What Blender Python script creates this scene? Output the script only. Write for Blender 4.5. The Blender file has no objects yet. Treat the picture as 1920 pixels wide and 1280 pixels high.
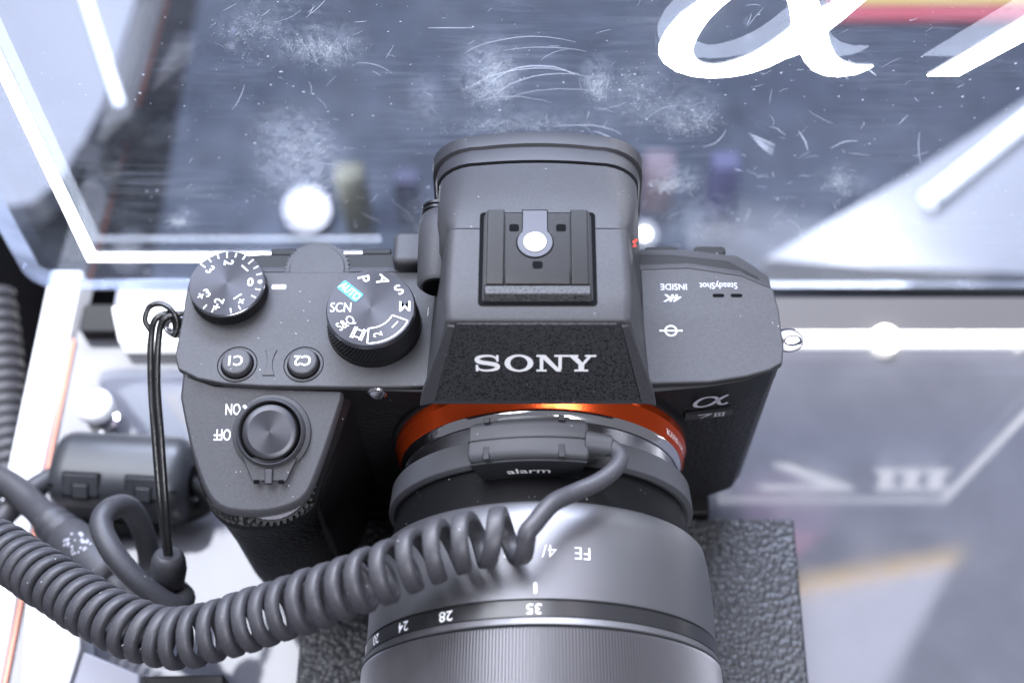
import bpy, bmesh, math, random
from mathutils import Vector, Matrix
from mathutils.geometry import tessellate_polygon
random.seed(7)
MM = 0.001
R = math.radians
scene = bpy.context.scene
COL = scene.collection

# ------------------------------------------------------------------ camera, world, lights, exposure
PITCH, FPX = 61.0, 2400.0
CPOS = Vector((0.0, -113.96, 260.45))            # mm
cd = bpy.data.cameras.new('view_camera')
cd.sensor_width = 36.0
cd.lens = 36.0 * FPX / 1920.0
cd.shift_x = -(1003 - 960) / 1920.0
cd.clip_start = 0.01
cd.clip_end = 50
cd.dof.use_dof = True
cd.dof.focus_distance = 0.258
cd.dof.aperture_fstop = 10.0
cam = bpy.data.objects.new('view_camera', cd)
COL.objects.link(cam)
cam.location = CPOS * MM
cam.rotation_euler = (R(90 - PITCH), 0, 0)
scene.camera = cam

world = bpy.data.worlds.new('World')
scene.world = world
world.use_nodes = True
bg = world.node_tree.nodes['Background']
bg.inputs[0].default_value = (0.74, 0.76, 0.88, 1)
bg.inputs[1].default_value = 0.20


def area(name, loc, tgt, sx, sy, power, col):
    l = bpy.data.lights.new(name, 'AREA')
    l.shape = 'RECTANGLE'
    l.size, l.size_y = sx, sy
    l.energy = power
    l.color = col
    o = bpy.data.objects.new(name, l)
    COL.objects.link(o)
    o.location = loc
    o.rotation_euler = (Vector(tgt) - Vector(loc)).to_track_quat('-Z', 'Y').to_euler()
    return o


area('ceiling_light_key', (-0.40, 0.36, 1.10), (0, 0, 0), 0.80, 0.70, 22, (0.87, 0.90, 1.0))
area('ceiling_light_wide', (0.0, 1.85, 1.70), (0, 0.05, 0), 1.8, 0.7, 150, (0.85, 0.88, 1.0))
area('front_fill_light', (0.35, -0.85, 1.15), (0, 0, 0), 0.5, 0.4, 17, (0.90, 0.92, 1.0))  # added fill for the camera's front faces and logo, no known lamp
scene.view_settings.view_transform = 'Standard'
scene.view_settings.look = 'None'
scene.view_settings.exposure = 0.32
scene.view_settings.gamma = 1.0
scene.cycles.use_denoising = True
scene.cycles.max_bounces = 10
scene.cycles.transparent_max_bounces = 16
scene.cycles.sample_clamp_indirect = 6.0

# ------------------------------------------------------------------ placing helper: where a sight line meets a real plane
_p = R(PITCH)
_F = Vector((0, math.cos(_p), -math.sin(_p)))
_U = Vector((0, math.sin(_p), math.cos(_p)))


def ray(px, py):
    return _F + Vector((1, 0, 0)) * ((px - 1003) / FPX) - _U * ((py - 640) / FPX)


def un(px, py, axis, val):
    d = ray(px, py)
    i = 'xyz'.index(axis)
    return CPOS + d * ((val - CPOS[i]) / d[i])


PAN_Y, PAN_Z, LEAN = 62.0, -57.0, 0.077
_pv = Vector((0, LEAN, 1)).normalized()
_pn = Vector((0, -1, LEAN)).normalized()


def on_panel(px, py):                            # (u, v) on the leaning acrylic sign
    o = Vector((0, PAN_Y, PAN_Z))
    d = ray(px, py)
    P = CPOS + d * ((o - CPOS).dot(_pn) / d.dot(_pn))
    return (P.x, (P - o).dot(_pv))


def panel_pt(u, v, w=0.0):
    return Vector((u, PAN_Y, PAN_Z)) + _pv * v + _pn * w


# ------------------------------------------------------------------ materials
MATS = {}


def mat(name, col, rough=0.5, metal=0.0, spec=0.5, bump=0.0, bscale=900, dust=0.0, dscale=420, var=0.0,
        emit=0.0, aniso=0.0, coat=0.0, cell=0.0):
    m = bpy.data.materials.new(name)
    m.use_nodes = True
    nt = m.node_tree
    b = nt.nodes['Principled BSDF']
    b.inputs['Base Color'].default_value = (*col, 1)
    b.inputs['Roughness'].default_value = rough
    b.inputs['Metallic'].default_value = metal
    b.inputs['Specular IOR Level'].default_value = spec
    b.inputs['Coat Weight'].default_value = coat
    b.inputs['Coat Roughness'].default_value = 0.03
    if emit:
        b.inputs['Emission Color'].default_value = (*col, 1)
        b.inputs['Emission Strength'].default_value = emit
    geo = nt.nodes.new('ShaderNodeNewGeometry')
    src = None
    if var:
        n = nt.nodes.new('ShaderNodeTexNoise')
        n.inputs['Scale'].default_value = 60
        n.inputs['Detail'].default_value = 6
        nt.links.new(geo.outputs['Position'], n.inputs['Vector'])
        mx = nt.nodes.new('ShaderNodeMix')
        mx.data_type = 'RGBA'
        mx.inputs['A'].default_value = tuple(c * (1 - var) for c in col) + (1,)
        mx.inputs['B'].default_value = tuple(min(1, c * (1 + var)) for c in col) + (1,)
        nt.links.new(n.outputs['Fac'], mx.inputs['Factor'])
        src = mx.outputs['Result']
        mr = nt.nodes.new('ShaderNodeMapRange')
        mr.inputs['To Min'].default_value = max(0, rough - 0.07)
        mr.inputs['To Max'].default_value = min(1, rough + 0.07)
        nt.links.new(n.outputs['Fac'], mr.inputs['Value'])
        nt.links.new(mr.outputs['Result'], b.inputs['Roughness'])
    if var and bump:                             # fine grain of crackle paint
        n2 = nt.nodes.new('ShaderNodeTexNoise')
        n2.inputs['Scale'].default_value = 1900
        n2.inputs['Detail'].default_value = 2
        nt.links.new(geo.outputs['Position'], n2.inputs['Vector'])
        m2 = nt.nodes.new('ShaderNodeMapRange')
        m2.inputs['From Min'].default_value = 0.3
        m2.inputs['From Max'].default_value = 0.7
        m2.inputs['To Min'].default_value = 0.86
        m2.inputs['To Max'].default_value = 1.14
        nt.links.new(n2.outputs['Fac'], m2.inputs['Value'])
        mg = nt.nodes.new('ShaderNodeVectorMath')
        mg.operation = 'SCALE'
        nt.links.new(src, mg.inputs[0])
        nt.links.new(m2.outputs['Result'], mg.inputs['Scale'])
        src = mg.outputs[0]
    if cell:                                     # pitted, speckled coating
        v = nt.nodes.new('ShaderNodeTexNoise')
        v.inputs['Scale'].default_value = cell
        v.inputs['Detail'].default_value = 3
        nt.links.new(geo.outputs['Position'], v.inputs['Vector'])
        cr = nt.nodes.new('ShaderNodeValToRGB')
        cr.color_ramp.elements[0].position = 0.38
        cr.color_ramp.elements[0].color = tuple(c * 0.25 for c in col) + (1,)
        cr.color_ramp.elements[1].position = 0.52
        cr.color_ramp.elements[1].color = (*col, 1)
        nt.links.new(v.outputs['Fac'], cr.inputs['Fac'])
        src = cr.outputs['Color']
    if dust:
        v = nt.nodes.new('ShaderNodeTexVoronoi')
        v.inputs['Scale'].default_value = dscale
        nt.links.new(geo.outputs['Position'], v.inputs['Vector'])
        sep = nt.nodes.new('ShaderNodeSeparateColor')
        nt.links.new(v.outputs['Color'], sep.inputs['Color'])
        thr = nt.nodes.new('ShaderNodeMath')     # speck radius differs from cell to cell, most cells have none
        thr.operation = 'MULTIPLY_ADD'
        thr.inputs[1].default_value = 0.15 / dust
        thr.inputs[2].default_value = -0.15 * (1 - dust) / dust
        nt.links.new(sep.outputs['Red'], thr.inputs[0])
        lt = nt.nodes.new('ShaderNodeMath')
        lt.operation = 'LESS_THAN'
        nt.links.new(v.outputs['Distance'], lt.inputs[0])
        nt.links.new(thr.outputs[0], lt.inputs[1])
        m5 = nt.nodes.new('ShaderNodeMath')
        m5.operation = 'MULTIPLY'
        m5.inputs[1].default_value = 0.55
        nt.links.new(lt.outputs[0], m5.inputs[0])
        mx = nt.nodes.new('ShaderNodeMix')
        mx.data_type = 'RGBA'
        mx.inputs['A'].default_value = (*col, 1)
        mx.inputs['B'].default_value = (0.5, 0.5, 0.52, 1)
        if src:
            nt.links.new(src, mx.inputs['A'])
        nt.links.new(m5.outputs[0], mx.inputs['Factor'])
        src = mx.outputs['Result']
    if src:
        nt.links.new(src, b.inputs['Base Color'])
    if bump:
        n = nt.nodes.new('ShaderNodeTexNoise')
        n.inputs['Scale'].default_value = bscale
        n.inputs['Detail'].default_value = 4
        nt.links.new(geo.outputs['Position'], n.inputs['Vector'])
        bp = nt.nodes.new('ShaderNodeBump')
        bp.inputs['Strength'].default_value = bump
        bp.inputs['Distance'].default_value = 0.0004
        nt.links.new(n.outputs['Fac'], bp.inputs['Height'])
        nt.links.new(bp.outputs['Normal'], b.inputs['Normal'])
    if aniso:
        b.inputs['Anisotropic'].default_value = aniso
        t = nt.nodes.new('ShaderNodeTangent')
        t.direction_type = 'RADIAL'
        t.axis = 'Z'
        nt.links.new(t.outputs['Tangent'], b.inputs['Tangent'])
    MATS[name] = m
    return m


PAINT = mat('camera_paint', (0.041, 0.041, 0.046), 0.55, spec=0.42, bump=0.10, bscale=5200, dust=0.12, dscale=900, var=0.06)
GRIPTOP = mat('grip_top_paint', (0.050, 0.050, 0.057), 0.52, spec=0.45, bump=0.12, bscale=5200, dust=0.22, dscale=1100, var=0.06)
BLACK = mat('black_plastic', (0.007, 0.007, 0.008), 0.5, spec=0.25, dust=0.05, dscale=900)
SEAM = mat('seam_black', (0.003, 0.003, 0.004), 0.6, spec=0.04)  # near-black inlays stand in for the shade inside gaps, slots and holes
LEATHERETTE = mat('grip_leatherette', (0.008, 0.008, 0.009), 0.48, spec=0.3)
SPECKLE = mat('speckled_black', (0.038, 0.038, 0.043), 0.42, spec=0.45, bump=0.5, bscale=2600, cell=2100, dust=0.05, dscale=700)
ORANGE = mat('orange_anodised', (0.66, 0.075, 0.014), 0.22, metal=0.85, bump=0.05, bscale=2500)
CHROME = mat('chrome', (0.78, 0.78, 0.80), 0.12, metal=1.0)
STEEL = mat('satin_steel', (0.36, 0.36, 0.39), 0.28, metal=1.0, bump=0.05, bscale=3000)
DIALTOP = mat('spun_dial_metal', (0.040, 0.040, 0.045), 0.44, metal=0.85, aniso=0.8)
BUTTONTOP = mat('button_spun_black', (0.05, 0.05, 0.058), 0.38, metal=0.5, aniso=0.7)
KNURL = mat('dial_side_black', (0.009, 0.009, 0.010), 0.4, spec=0.4)
EYECUP = mat('eyecup_rubber', (0.030, 0.030, 0.035), 0.55, spec=0.45, dust=0.08, dscale=900)
SHOE = mat('shoe_dark_metal', (0.010, 0.009, 0.008), 0.24, spec=0.32, metal=0.1, bump=0.04, bscale=4000)
CONTACT = mat('shoe_spring_metal', (0.06, 0.06, 0.07), 0.5, metal=0.4)
PIN = mat('bright_contact_pin', (0.96, 0.95, 0.90), 0.35, metal=0.35)
PRINT = mat('white_print', (0.86, 0.86, 0.88), 0.5)
CYAN = mat('cyan_print', (0.03, 0.30, 0.38), 0.5)
DIMPRINT = mat('grey_print', (0.42, 0.42, 0.47), 0.4, metal=0.3)
RED = mat('red_print', (0.75, 0.04, 0.02), 0.5)
BARREL = mat('lens_satin_grey', (0.150, 0.150, 0.162), 0.42, metal=0.75, bump=0.10, bscale=6000)
LENSBLACK = mat('lens_gloss_black', (0.018, 0.018, 0.020), 0.28, spec=0.5)
RIBS = mat('zoom_ring_ribbed', (0.125, 0.123, 0.133), 0.40, metal=0.65)
LENSDUST = mat('dusty_lens_rubber', (0.004, 0.004, 0.005), 0.6, spec=0.15, dust=0.30, dscale=1000)
CLAMP = mat('clamp_grey_plastic', (0.052, 0.053, 0.060), 0.55, spec=0.4, bump=0.15, bscale=3500, dust=0.12, dscale=1000)
CLAMPDARK = mat('clamp_dark_face', (0.014, 0.015, 0.018), 0.55, spec=0.4, dust=0.06, dscale=1000)
CORD = mat('cord_grey_rubber', (0.043, 0.043, 0.050), 0.50, spec=0.42, bump=0.05, bscale=2500, dust=0.10, dscale=900, var=0.10)
WIRE = mat('black_coated_wire', (0.012, 0.012, 0.013), 0.25, spec=0.6, bump=0.3, bscale=2500)
FERRITE = mat('ferrite_black_plastic', (0.034, 0.036, 0.041), 0.38, spec=0.5, dust=0.05)
LEATHER = mat('grained_leather', (0.026, 0.027, 0.032), 0.40, spec=0.5)
WHITEPL = mat('white_plastic', (0.78, 0.79, 0.83), 0.4, spec=0.5)
GREYPL = mat('grey_plastic', (0.22, 0.22, 0.26), 0.4, spec=0.5, var=0.06)
ORANGEPL = mat('orange_edge_strip', (0.80, 0.32, 0.22), 0.5)
SLATE = mat('slate_counter', (0.030, 0.035, 0.048), 0.75, spec=0.12, var=0.75)
PALE = mat('pale_lavender_board', (0.21, 0.21, 0.225), 0.5, var=0.08)
DARKFLOOR = mat('dark_floor', (0.003, 0.003, 0.004), 0.8, spec=0.05)
BANNER = mat('banner_red', (0.30, 0.06, 0.07), 0.7, spec=0.1)
FRINGE = mat('banner_yellow', (0.40, 0.33, 0.10), 0.7, spec=0.1)
CHANNEL = mat('channel_grey', (0.06, 0.058, 0.062), 0.5, spec=0.3)
TABLE = mat('glossy_dark_table', (0.095, 0.096, 0.112), 0.05, spec=0.6, var=0.25)
YELLOW = mat('yellow_print', (0.75, 0.55, 0.06), 0.5)
LIT = mat('lit_white_acrylic', (0.95, 0.96, 1.0), 0.4, emit=7.0)
LITSOFT = mat('soft_white_glow', (0.95, 0.97, 1.0), 0.4, emit=0.75)
HALOGLOW = mat('painted_halo_glow', (1.0, 0.95, 0.82), 0.4, emit=0.3)  # emission standing in for the halo around the bright spots
HALOGLOW.node_tree.nodes['Principled BSDF'].inputs['Base Color'].default_value = (0.14, 0.135, 0.12, 1)
WARMGLOW = mat('warm_white_glow', (1.0, 0.97, 0.88), 0.4, emit=6)
SIGNGLOW = mat('backlit_sign_pale', (0.80, 0.82, 1.0), 0.4, emit=6.0)
SIGNYEL = mat('backlit_sign_yellow', (1.0, 0.70, 0.12), 0.4, emit=4.5)
SIGNPINK = mat('backlit_sign_pink', (0.85, 0.35, 0.62), 0.4, emit=3.0)


def leather_bump(m, scale, dist):                 # pebbled grain
    nt = m.node_tree
    b = nt.nodes['Principled BSDF']
    geo = nt.nodes['Geometry']
    v = nt.nodes.new('ShaderNodeTexVoronoi')
    v.inputs['Scale'].default_value = scale
    nz = nt.nodes.new('ShaderNodeTexNoise')
    nz.inputs['Scale'].default_value = scale * .7
    ad = nt.nodes.new('ShaderNodeVectorMath')
    ad.operation = 'MULTIPLY_ADD'
    ad.inputs[1].default_value = (0.5 / scale,) * 3
    nt.links.new(geo.outputs['Position'], nz.inputs['Vector'])
    nt.links.new(nz.outputs['Color'], ad.inputs[0])
    nt.links.new(geo.outputs['Position'], ad.inputs[2])
    nt.links.new(ad.outputs[0], v.inputs['Vector'])
    bp = nt.nodes.new('ShaderNodeBump')
    bp.invert = True
    bp.inputs['Strength'].default_value = 1.0
    bp.inputs['Distance'].default_value = dist
    nt.links.new(v.outputs['Distance'], bp.inputs['Height'])
    nt.links.new(bp.outputs['Normal'], b.inputs['Normal'])


leather_bump(LEATHER, 720, 0.00045)
leather_bump(LEATHERETTE, 900, 0.0003)


def clear_mat(name, tint, tilt_gloss, haze_amt, speck, clouds=()):
    m = bpy.data.materials.new(name)
    m.use_nodes = True
    nt = m.node_tree
    nt.nodes.remove(nt.nodes['Principled BSDF'])
    out = nt.nodes['Material Output']
    tr = nt.nodes.new('ShaderNodeBsdfTransparent')
    tr.inputs['Color'].default_value = (*tint, 1)
    gl = nt.nodes.new('ShaderNodeBsdfGlossy')
    gl.inputs['Roughness'].default_value = 0.02
    fr = nt.nodes.new('ShaderNodeFresnel')
    gb = nt.nodes.new('ShaderNodeNewGeometry')   # same reflectance on both faces of the thin sheet
    ma = nt.nodes.new('ShaderNodeMath')
    ma.operation = 'MULTIPLY_ADD'
    ma.inputs[1].default_value = 1.0 / tilt_gloss - tilt_gloss
    ma.inputs[2].default_value = tilt_gloss
    nt.links.new(gb.outputs['Backfacing'], ma.inputs[0])
    nt.links.new(ma.outputs[0], fr.inputs['IOR'])
    mx = nt.nodes.new('ShaderNodeMixShader')
    nt.links.new(fr.outputs[0], mx.inputs[0])
    nt.links.new(tr.outputs[0], mx.inputs[1])
    nt.links.new(gl.outputs[0], mx.inputs[2])
    geo = nt.nodes.new('ShaderNodeNewGeometry')
    df = nt.nodes.new('ShaderNodeBsdfDiffuse')
    df.inputs['Color'].default_value = (0.75, 0.8, 0.9, 1)
    tl = nt.nodes.new('ShaderNodeBsdfTranslucent')
    tl.inputs['Color'].default_value = (0.75, 0.8, 0.9, 1)
    dt = nt.nodes.new('ShaderNodeMixShader')
    dt.inputs[0].default_value = 0.5
    nt.links.new(df.outputs[0], dt.inputs[1])
    nt.links.new(tl.outputs[0], dt.inputs[2])
    v = nt.nodes.new('ShaderNodeTexVoronoi')
    v.inputs['Scale'].default_value = 330
    nt.links.new(geo.outputs['Position'], v.inputs['Vector'])
    sep = nt.nodes.new('ShaderNodeSeparateColor')
    nt.links.new(v.outputs['Color'], sep.inputs['Color'])
    th = nt.nodes.new('ShaderNodeMath')
    th.operation = 'MULTIPLY_ADD'
    th.inputs[1].default_value = 0.11 / speck
    th.inputs[2].default_value = -0.11 * (1 - speck) / speck
    nt.links.new(sep.outputs['Green'], th.inputs[0])
    lt = nt.nodes.new('ShaderNodeMath')
    lt.operation = 'LESS_THAN'
    nt.links.new(v.outputs['Distance'], lt.inputs[0])
    nt.links.new(th.outputs[0], lt.inputs[1])
    nz = nt.nodes.new('ShaderNodeTexNoise')
    nz.inputs['Scale'].default_value = 22
    nz.inputs['Detail'].default_value = 8
    nz.inputs['Distortion'].default_value = 1.2
    nt.links.new(geo.outputs['Position'], nz.inputs['Vector'])
    mr = nt.nodes.new('ShaderNodeMapRange')
    mr.inputs['From Min'].default_value = 0.42
    mr.inputs['From Max'].default_value = 0.75
    mr.inputs['To Min'].default_value = haze_amt * 0.25
    mr.inputs['To Max'].default_value = haze_amt
    nt.links.new(nz.outputs['Fac'], mr.inputs['Value'])
    mm = nt.nodes.new('ShaderNodeMath')
    mm.operation = 'MULTIPLY_ADD'
    mm.inputs[1].default_value = 0.7
    nt.links.new(lt.outputs[0], mm.inputs[0])
    nt.links.new(mr.outputs['Result'], mm.inputs[2])
    fac = mm.outputs[0]
    if clouds:                                   # greasy rubbed spots of their own shape; the strongest also paints a reflected glow
        acc = None
        for cx, cy, rx, ry, k in clouds:
            P = panel_pt(*on_panel(cx, cy)) * MM
            E1 = panel_pt(*on_panel(cx + rx, cy)) * MM
            E2 = panel_pt(*on_panel(cx, cy - ry)) * MM
            su = nt.nodes.new('ShaderNodeVectorMath')
            su.operation = 'SUBTRACT'
            su.inputs[1].default_value = P
            nt.links.new(geo.outputs['Position'], su.inputs[0])
            mu = nt.nodes.new('ShaderNodeVectorMath')
            mu.operation = 'MULTIPLY'
            mu.inputs[1].default_value = (1 / (E1.x - P.x), 0, 1 / (E2.z - P.z))
            nt.links.new(su.outputs[0], mu.inputs[0])
            ln = nt.nodes.new('ShaderNodeVectorMath')
            ln.operation = 'LENGTH'
            nt.links.new(mu.outputs[0], ln.inputs[0])
            mp = nt.nodes.new('ShaderNodeMapRange')
            mp.interpolation_type = 'SMOOTHSTEP'
            mp.inputs['From Min'].default_value = 1.15
            mp.inputs['From Max'].default_value = 0.25
            mp.inputs['To Max'].default_value = k * .75
            nt.links.new(ln.outputs['Value'], mp.inputs['Value'])
            if acc is None:
                acc = mp.outputs['Result']
            else:
                mxn = nt.nodes.new('ShaderNodeMath')
                mxn.operation = 'MAXIMUM'
                nt.links.new(acc, mxn.inputs[0])
                nt.links.new(mp.outputs['Result'], mxn.inputs[1])
                acc = mxn.outputs[0]
        n3 = nt.nodes.new('ShaderNodeTexNoise')
        n3.inputs['Scale'].default_value = 230
        n3.inputs['Detail'].default_value = 9
        n3.inputs['Roughness'].default_value = 0.72
        n3.inputs['Distortion'].default_value = 1.6
        nt.links.new(geo.outputs['Position'], n3.inputs['Vector'])
        r3 = nt.nodes.new('ShaderNodeMapRange')
        r3.inputs['From Min'].default_value = 0.40
        r3.inputs['From Max'].default_value = 0.72
        nt.links.new(n3.outputs['Fac'], r3.inputs['Value'])
        mpg = nt.nodes.new('ShaderNodeMapping')   # fine wiping streaks, mostly sideways
        mpg.inputs['Scale'].default_value = (26, 26, 330)
        mpg.inputs['Rotation'].default_value = (0, 0.10, 0)
        nt.links.new(geo.outputs['Position'], mpg.inputs['Vector'])
        n4 = nt.nodes.new('ShaderNodeTexNoise')
        n4.inputs['Scale'].default_value = 1.0
        n4.inputs['Detail'].default_value = 7
        n4.inputs['Roughness'].default_value = 0.65
        n4.inputs['Distortion'].default_value = 1.8
        nt.links.new(mpg.outputs['Vector'], n4.inputs['Vector'])
        r4 = nt.nodes.new('ShaderNodeMapRange')
        r4.inputs['From Min'].default_value = 0.50
        r4.inputs['From Max'].default_value = 0.78
        r4.inputs['To Max'].default_value = 0.14
        nt.links.new(n4.outputs['Fac'], r4.inputs['Value'])
        n5 = nt.nodes.new('ShaderNodeTexNoise')  # streaks come and go
        n5.inputs['Scale'].default_value = 28
        n5.inputs['Detail'].default_value = 3
        nt.links.new(geo.outputs['Position'], n5.inputs['Vector'])
        r5 = nt.nodes.new('ShaderNodeMapRange')
        r5.inputs['From Min'].default_value = 0.42
        r5.inputs['From Max'].default_value = 0.66
        nt.links.new(n5.outputs['Fac'], r5.inputs['Value'])
        a4 = nt.nodes.new('ShaderNodeMath')
        a4.operation = 'MULTIPLY_ADD'
        nt.links.new(r4.outputs['Result'], a4.inputs[0])
        nt.links.new(r5.outputs['Result'], a4.inputs[1])
        nt.links.new(fac, a4.inputs[2])
        fac = a4.outputs[0]
        pm = nt.nodes.new('ShaderNodeMath')
        pm.operation = 'MULTIPLY'
        nt.links.new(acc, pm.inputs[0])
        nt.links.new(r3.outputs['Result'], pm.inputs[1])
        ad = nt.nodes.new('ShaderNodeMath')
        ad.use_clamp = True
        nt.links.new(fac, ad.inputs[0])
        nt.links.new(pm.outputs[0], ad.inputs[1])
        fac = ad.outputs[0]
    m2 = nt.nodes.new('ShaderNodeMixShader')
    nt.links.new(fac, m2.inputs[0])
    nt.links.new(mx.outputs[0], m2.inputs[1])
    nt.links.new(dt.outputs[0], m2.inputs[2])
    nt.links.new(m2.outputs[0], out.inputs['Surface'])
    return m


ACRYLIC = clear_mat('clear_acrylic', (0.86, 0.90, 0.97), 1.55, 0.05, 0.25,
                    clouds=((915, 150, 75, 75, .42), (1120, 155, 40, 42, .32), (560, 310, 100, 110, .50), (600, 95, 110, 55, .28), (1290, 215, 85, 55, .26),
                            (1270, 345, 60, 26, .36), (1580, 345, 60, 30, .22), (1190, 190, 110, 70, .16), (1010, 235, 170, 30, .20), (800, 200, 40, 60, .22),
                            (820, 420, 90, 60, .26), (1300, 420, 120, 60, .22), (470, 60, 90, 60, .16), (1500, 450, 260, 40, .20), (340, 415, 40, 18, .3)))
ACRYLIC_EDGE = clear_mat('frosted_acrylic_edge', (0.85, 0.88, 0.95), 1.5, 0.75, 0.1)


def scratch_mat(name, alpha, col=(0.9, 0.93, 1.0)):
    m = bpy.data.materials.new(name)
    m.use_nodes = True
    nt = m.node_tree
    nt.nodes.remove(nt.nodes['Principled BSDF'])
    out = nt.nodes['Material Output']
    df = nt.nodes.new('ShaderNodeBsdfDiffuse')
    df.inputs['Color'].default_value = (*col, 1)
    tl = nt.nodes.new('ShaderNodeBsdfTranslucent')
    tl.inputs['Color'].default_value = (*col, 1)
    dt = nt.nodes.new('ShaderNodeMixShader')
    nt.links.new(df.outputs[0], dt.inputs[1])
    nt.links.new(tl.outputs[0], dt.inputs[2])
    tr = nt.nodes.new('ShaderNodeBsdfTransparent')
    mx = nt.nodes.new('ShaderNodeMixShader')
    mx.inputs[0].default_value = alpha
    nt.links.new(tr.outputs[0], mx.inputs[1])
    nt.links.new(dt.outputs[0], mx.inputs[2])
    nt.links.new(mx.outputs[0], out.inputs['Surface'])
    return m


SCRATCH = scratch_mat('scratch_white', 0.85)
SMUDGE = scratch_mat('smudge_white', 0.5, (0.85, 0.87, 0.85))


# ------------------------------------------------------------------ mesh building (millimetres in, metres out)
class MB:
    def __init__(s):
        s.v, s.f = [], []

    def add(s, vs, fs):
        k = len(s.v)
        s.v += [Vector(p) for p in vs]
        s.f += [tuple(i + k for i in f) for f in fs]
        return s

    def loft(s, rings, caps=True, close=False):
        n = len(rings[0])
        vs = [p for r in rings for p in r]
        fs = []
        m = len(rings)
        for i in range(m if close else m - 1):
            a, b = i * n, ((i + 1) % m) * n
            for j in range(n):
                k = (j + 1) % n
                fs.append((a + j, a + k, b + k, b + j))
        if caps and not close:
            fs.append(tuple(reversed(range(n))))
            fs.append(tuple(range((m - 1) * n, m * n)))
        return s.add(vs, fs)

    def prism(s, poly, z0, z1):
        return s.loft([[(x, y, z0) for x, y in poly], [(x, y, z1) for x, y in poly]])

    def box(s, x0, x1, y0, y1, z0, z1):
        return s.prism([(x0, y0), (x1, y0), (x1, y1), (x0, y1)], z0, z1)

    def lathe(s, prof, org=(0, 0, 0), axis=(0, 0, 1), n=64, caps=True, closed=False):
        a = Vector(axis).normalized()
        u = a.orthogonal().normalized() if abs(a.z) < 0.99 else Vector((1, 0, 0))
        if abs(a.y) > 0.99:
            u = Vector((1, 0, 0))
        w = a.cross(u)
        o = Vector(org)
        rings = [[o + a * h + (u * math.cos(2 * math.pi * i / n) + w * math.sin(2 * math.pi * i / n)) * r for i in range(n)]
                 for r, h in prof]
        return s.loft(rings, caps=caps, close=closed)

    def tube(s, pts, r, n=12, flat=None, caps=True):
        pts = [Vector(p) for p in pts]
        rr = r if callable(r) else (lambda t: r)
        rings = []
        prev = None
        m = len(pts)
        for i, p in enumerate(pts):
            t = (pts[min(i + 1, m - 1)] - pts[max(i - 1, 0)]).normalized()
            if prev is None:
                nrm = t.orthogonal().normalized()
            else:
                nrm = (prev - t * prev.dot(t)).normalized()
            prev = nrm
            b = t.cross(nrm)
            q = rr(i / (m - 1))
            rings.append([p + (nrm * math.cos(2 * math.pi * j / n) + b * math.sin(2 * math.pi * j / n)) * q for j in range(n)])
        return s.loft(rings, caps=caps)

    def flat(s, loops, fn, w=0.0):               # filled 2D outline (first loop) with holes, mapped by fn(x, y, w)
        loops3 = [[Vector((x, y, 0)) for x, y in lp] for lp in loops]
        tris = tessellate_polygon(loops3)
        pts = [p for lp in loops for p in lp]
        return s.add([fn(x, y, w) for x, y in pts], [tuple(t) for t in tris])

    def build(s, name, material, parent=None, bevel=0.0, seg=2, smooth=35, fix=True):
        me = bpy.data.meshes.new(name)
        org = Vector((0, 0, 0))
        q = parent
        while q is not None:
            org = org + Vector(q.location)
            q = q.parent
        if parent is None:
            xs = [p.x for p in s.v]; ys = [p.y for p in s.v]; zs = [p.z for p in s.v]
            base = Vector(((min(xs) + max(xs)) / 2, (min(ys) + max(ys)) / 2, min(zs))) * MM
        else:
            xs = [p.x for p in s.v]; ys = [p.y for p in s.v]; zs = [p.z for p in s.v]
            base = Vector(((min(xs) + max(xs)) / 2, (min(ys) + max(ys)) / 2, (min(zs) + max(zs)) / 2)) * MM
        me.from_pydata([tuple(p * MM - base) for p in s.v], [], s.f)
        if fix:
            bm = bmesh.new()
            bm.from_mesh(me)
            bmesh.ops.recalc_face_normals(bm, faces=bm.faces)
            bm.to_mesh(me)
            bm.free()
        me.materials.append(material)
        if smooth:
            for p in me.polygons:
                p.use_smooth = True
            me.set_sharp_from_angle(angle=R(smooth))
        o = bpy.data.objects.new(name, me)
        COL.objects.link(o)
        if parent is not None:
            o.parent = parent
        o.location = base - org
        if bevel:
            b = o.modifiers.new('bevel', 'BEVEL')
            b.width = bevel * MM
            b.segments = seg
            b.limit_method = 'ANGLE'
            b.angle_limit = R(34)
            b.harden_normals = True
        return o


def tag(o, label=None, cat=None, group=None, kind=None):
    if label: o['label'] = label
    if cat: o['category'] = cat
    if group: o['group'] = group
    if kind: o['kind'] = kind
    return o


def thing(name, loc, label, cat, group=None):
    o = bpy.data.objects.new(name, None)
    o.empty_display_size = 0.01
    COL.objects.link(o)
    o.location = Vector(loc) * MM
    return tag(o, label, cat, group)


def catmull(P, n, closed=False):
    P = [Vector(p) for p in P]
    out = []
    m = len(P)
    for i in range(m if closed else m - 1):
        if closed:
            a, b, c, d = P[i - 1], P[i], P[(i + 1) % m], P[(i + 2) % m]
        else:
            a, b, c, d = P[max(i - 1, 0)], P[i], P[i + 1], P[min(i + 2, m - 1)]
        for k in range(n):
            t = k / n
            out.append(0.5 * ((2 * b) + (c - a) * t + (2 * a - 5 * b + 4 * c - d) * t * t + (3 * b - a - 3 * c + d) * t ** 3))
    if not closed:
        out.append(P[-1])
    return out


def smooth2(poly, n=5):
    return [(p.x, p.y) for p in catmull([(x, y, 0) for x, y in poly], n, True)]


def rrect(x0, x1, y0, y1, r, n=6):
    o = []
    for cx, cy, a in ((x1 - r, y1 - r, 0), (x0 + r, y1 - r, 90), (x0 + r, y0 + r, 180), (x1 - r, y0 + r, 270)):
        for k in range(n + 1):
            t = R(a + 90 * k / n)
            o.append((cx + r * math.cos(t), cy + r * math.sin(t)))
    return o


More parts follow.
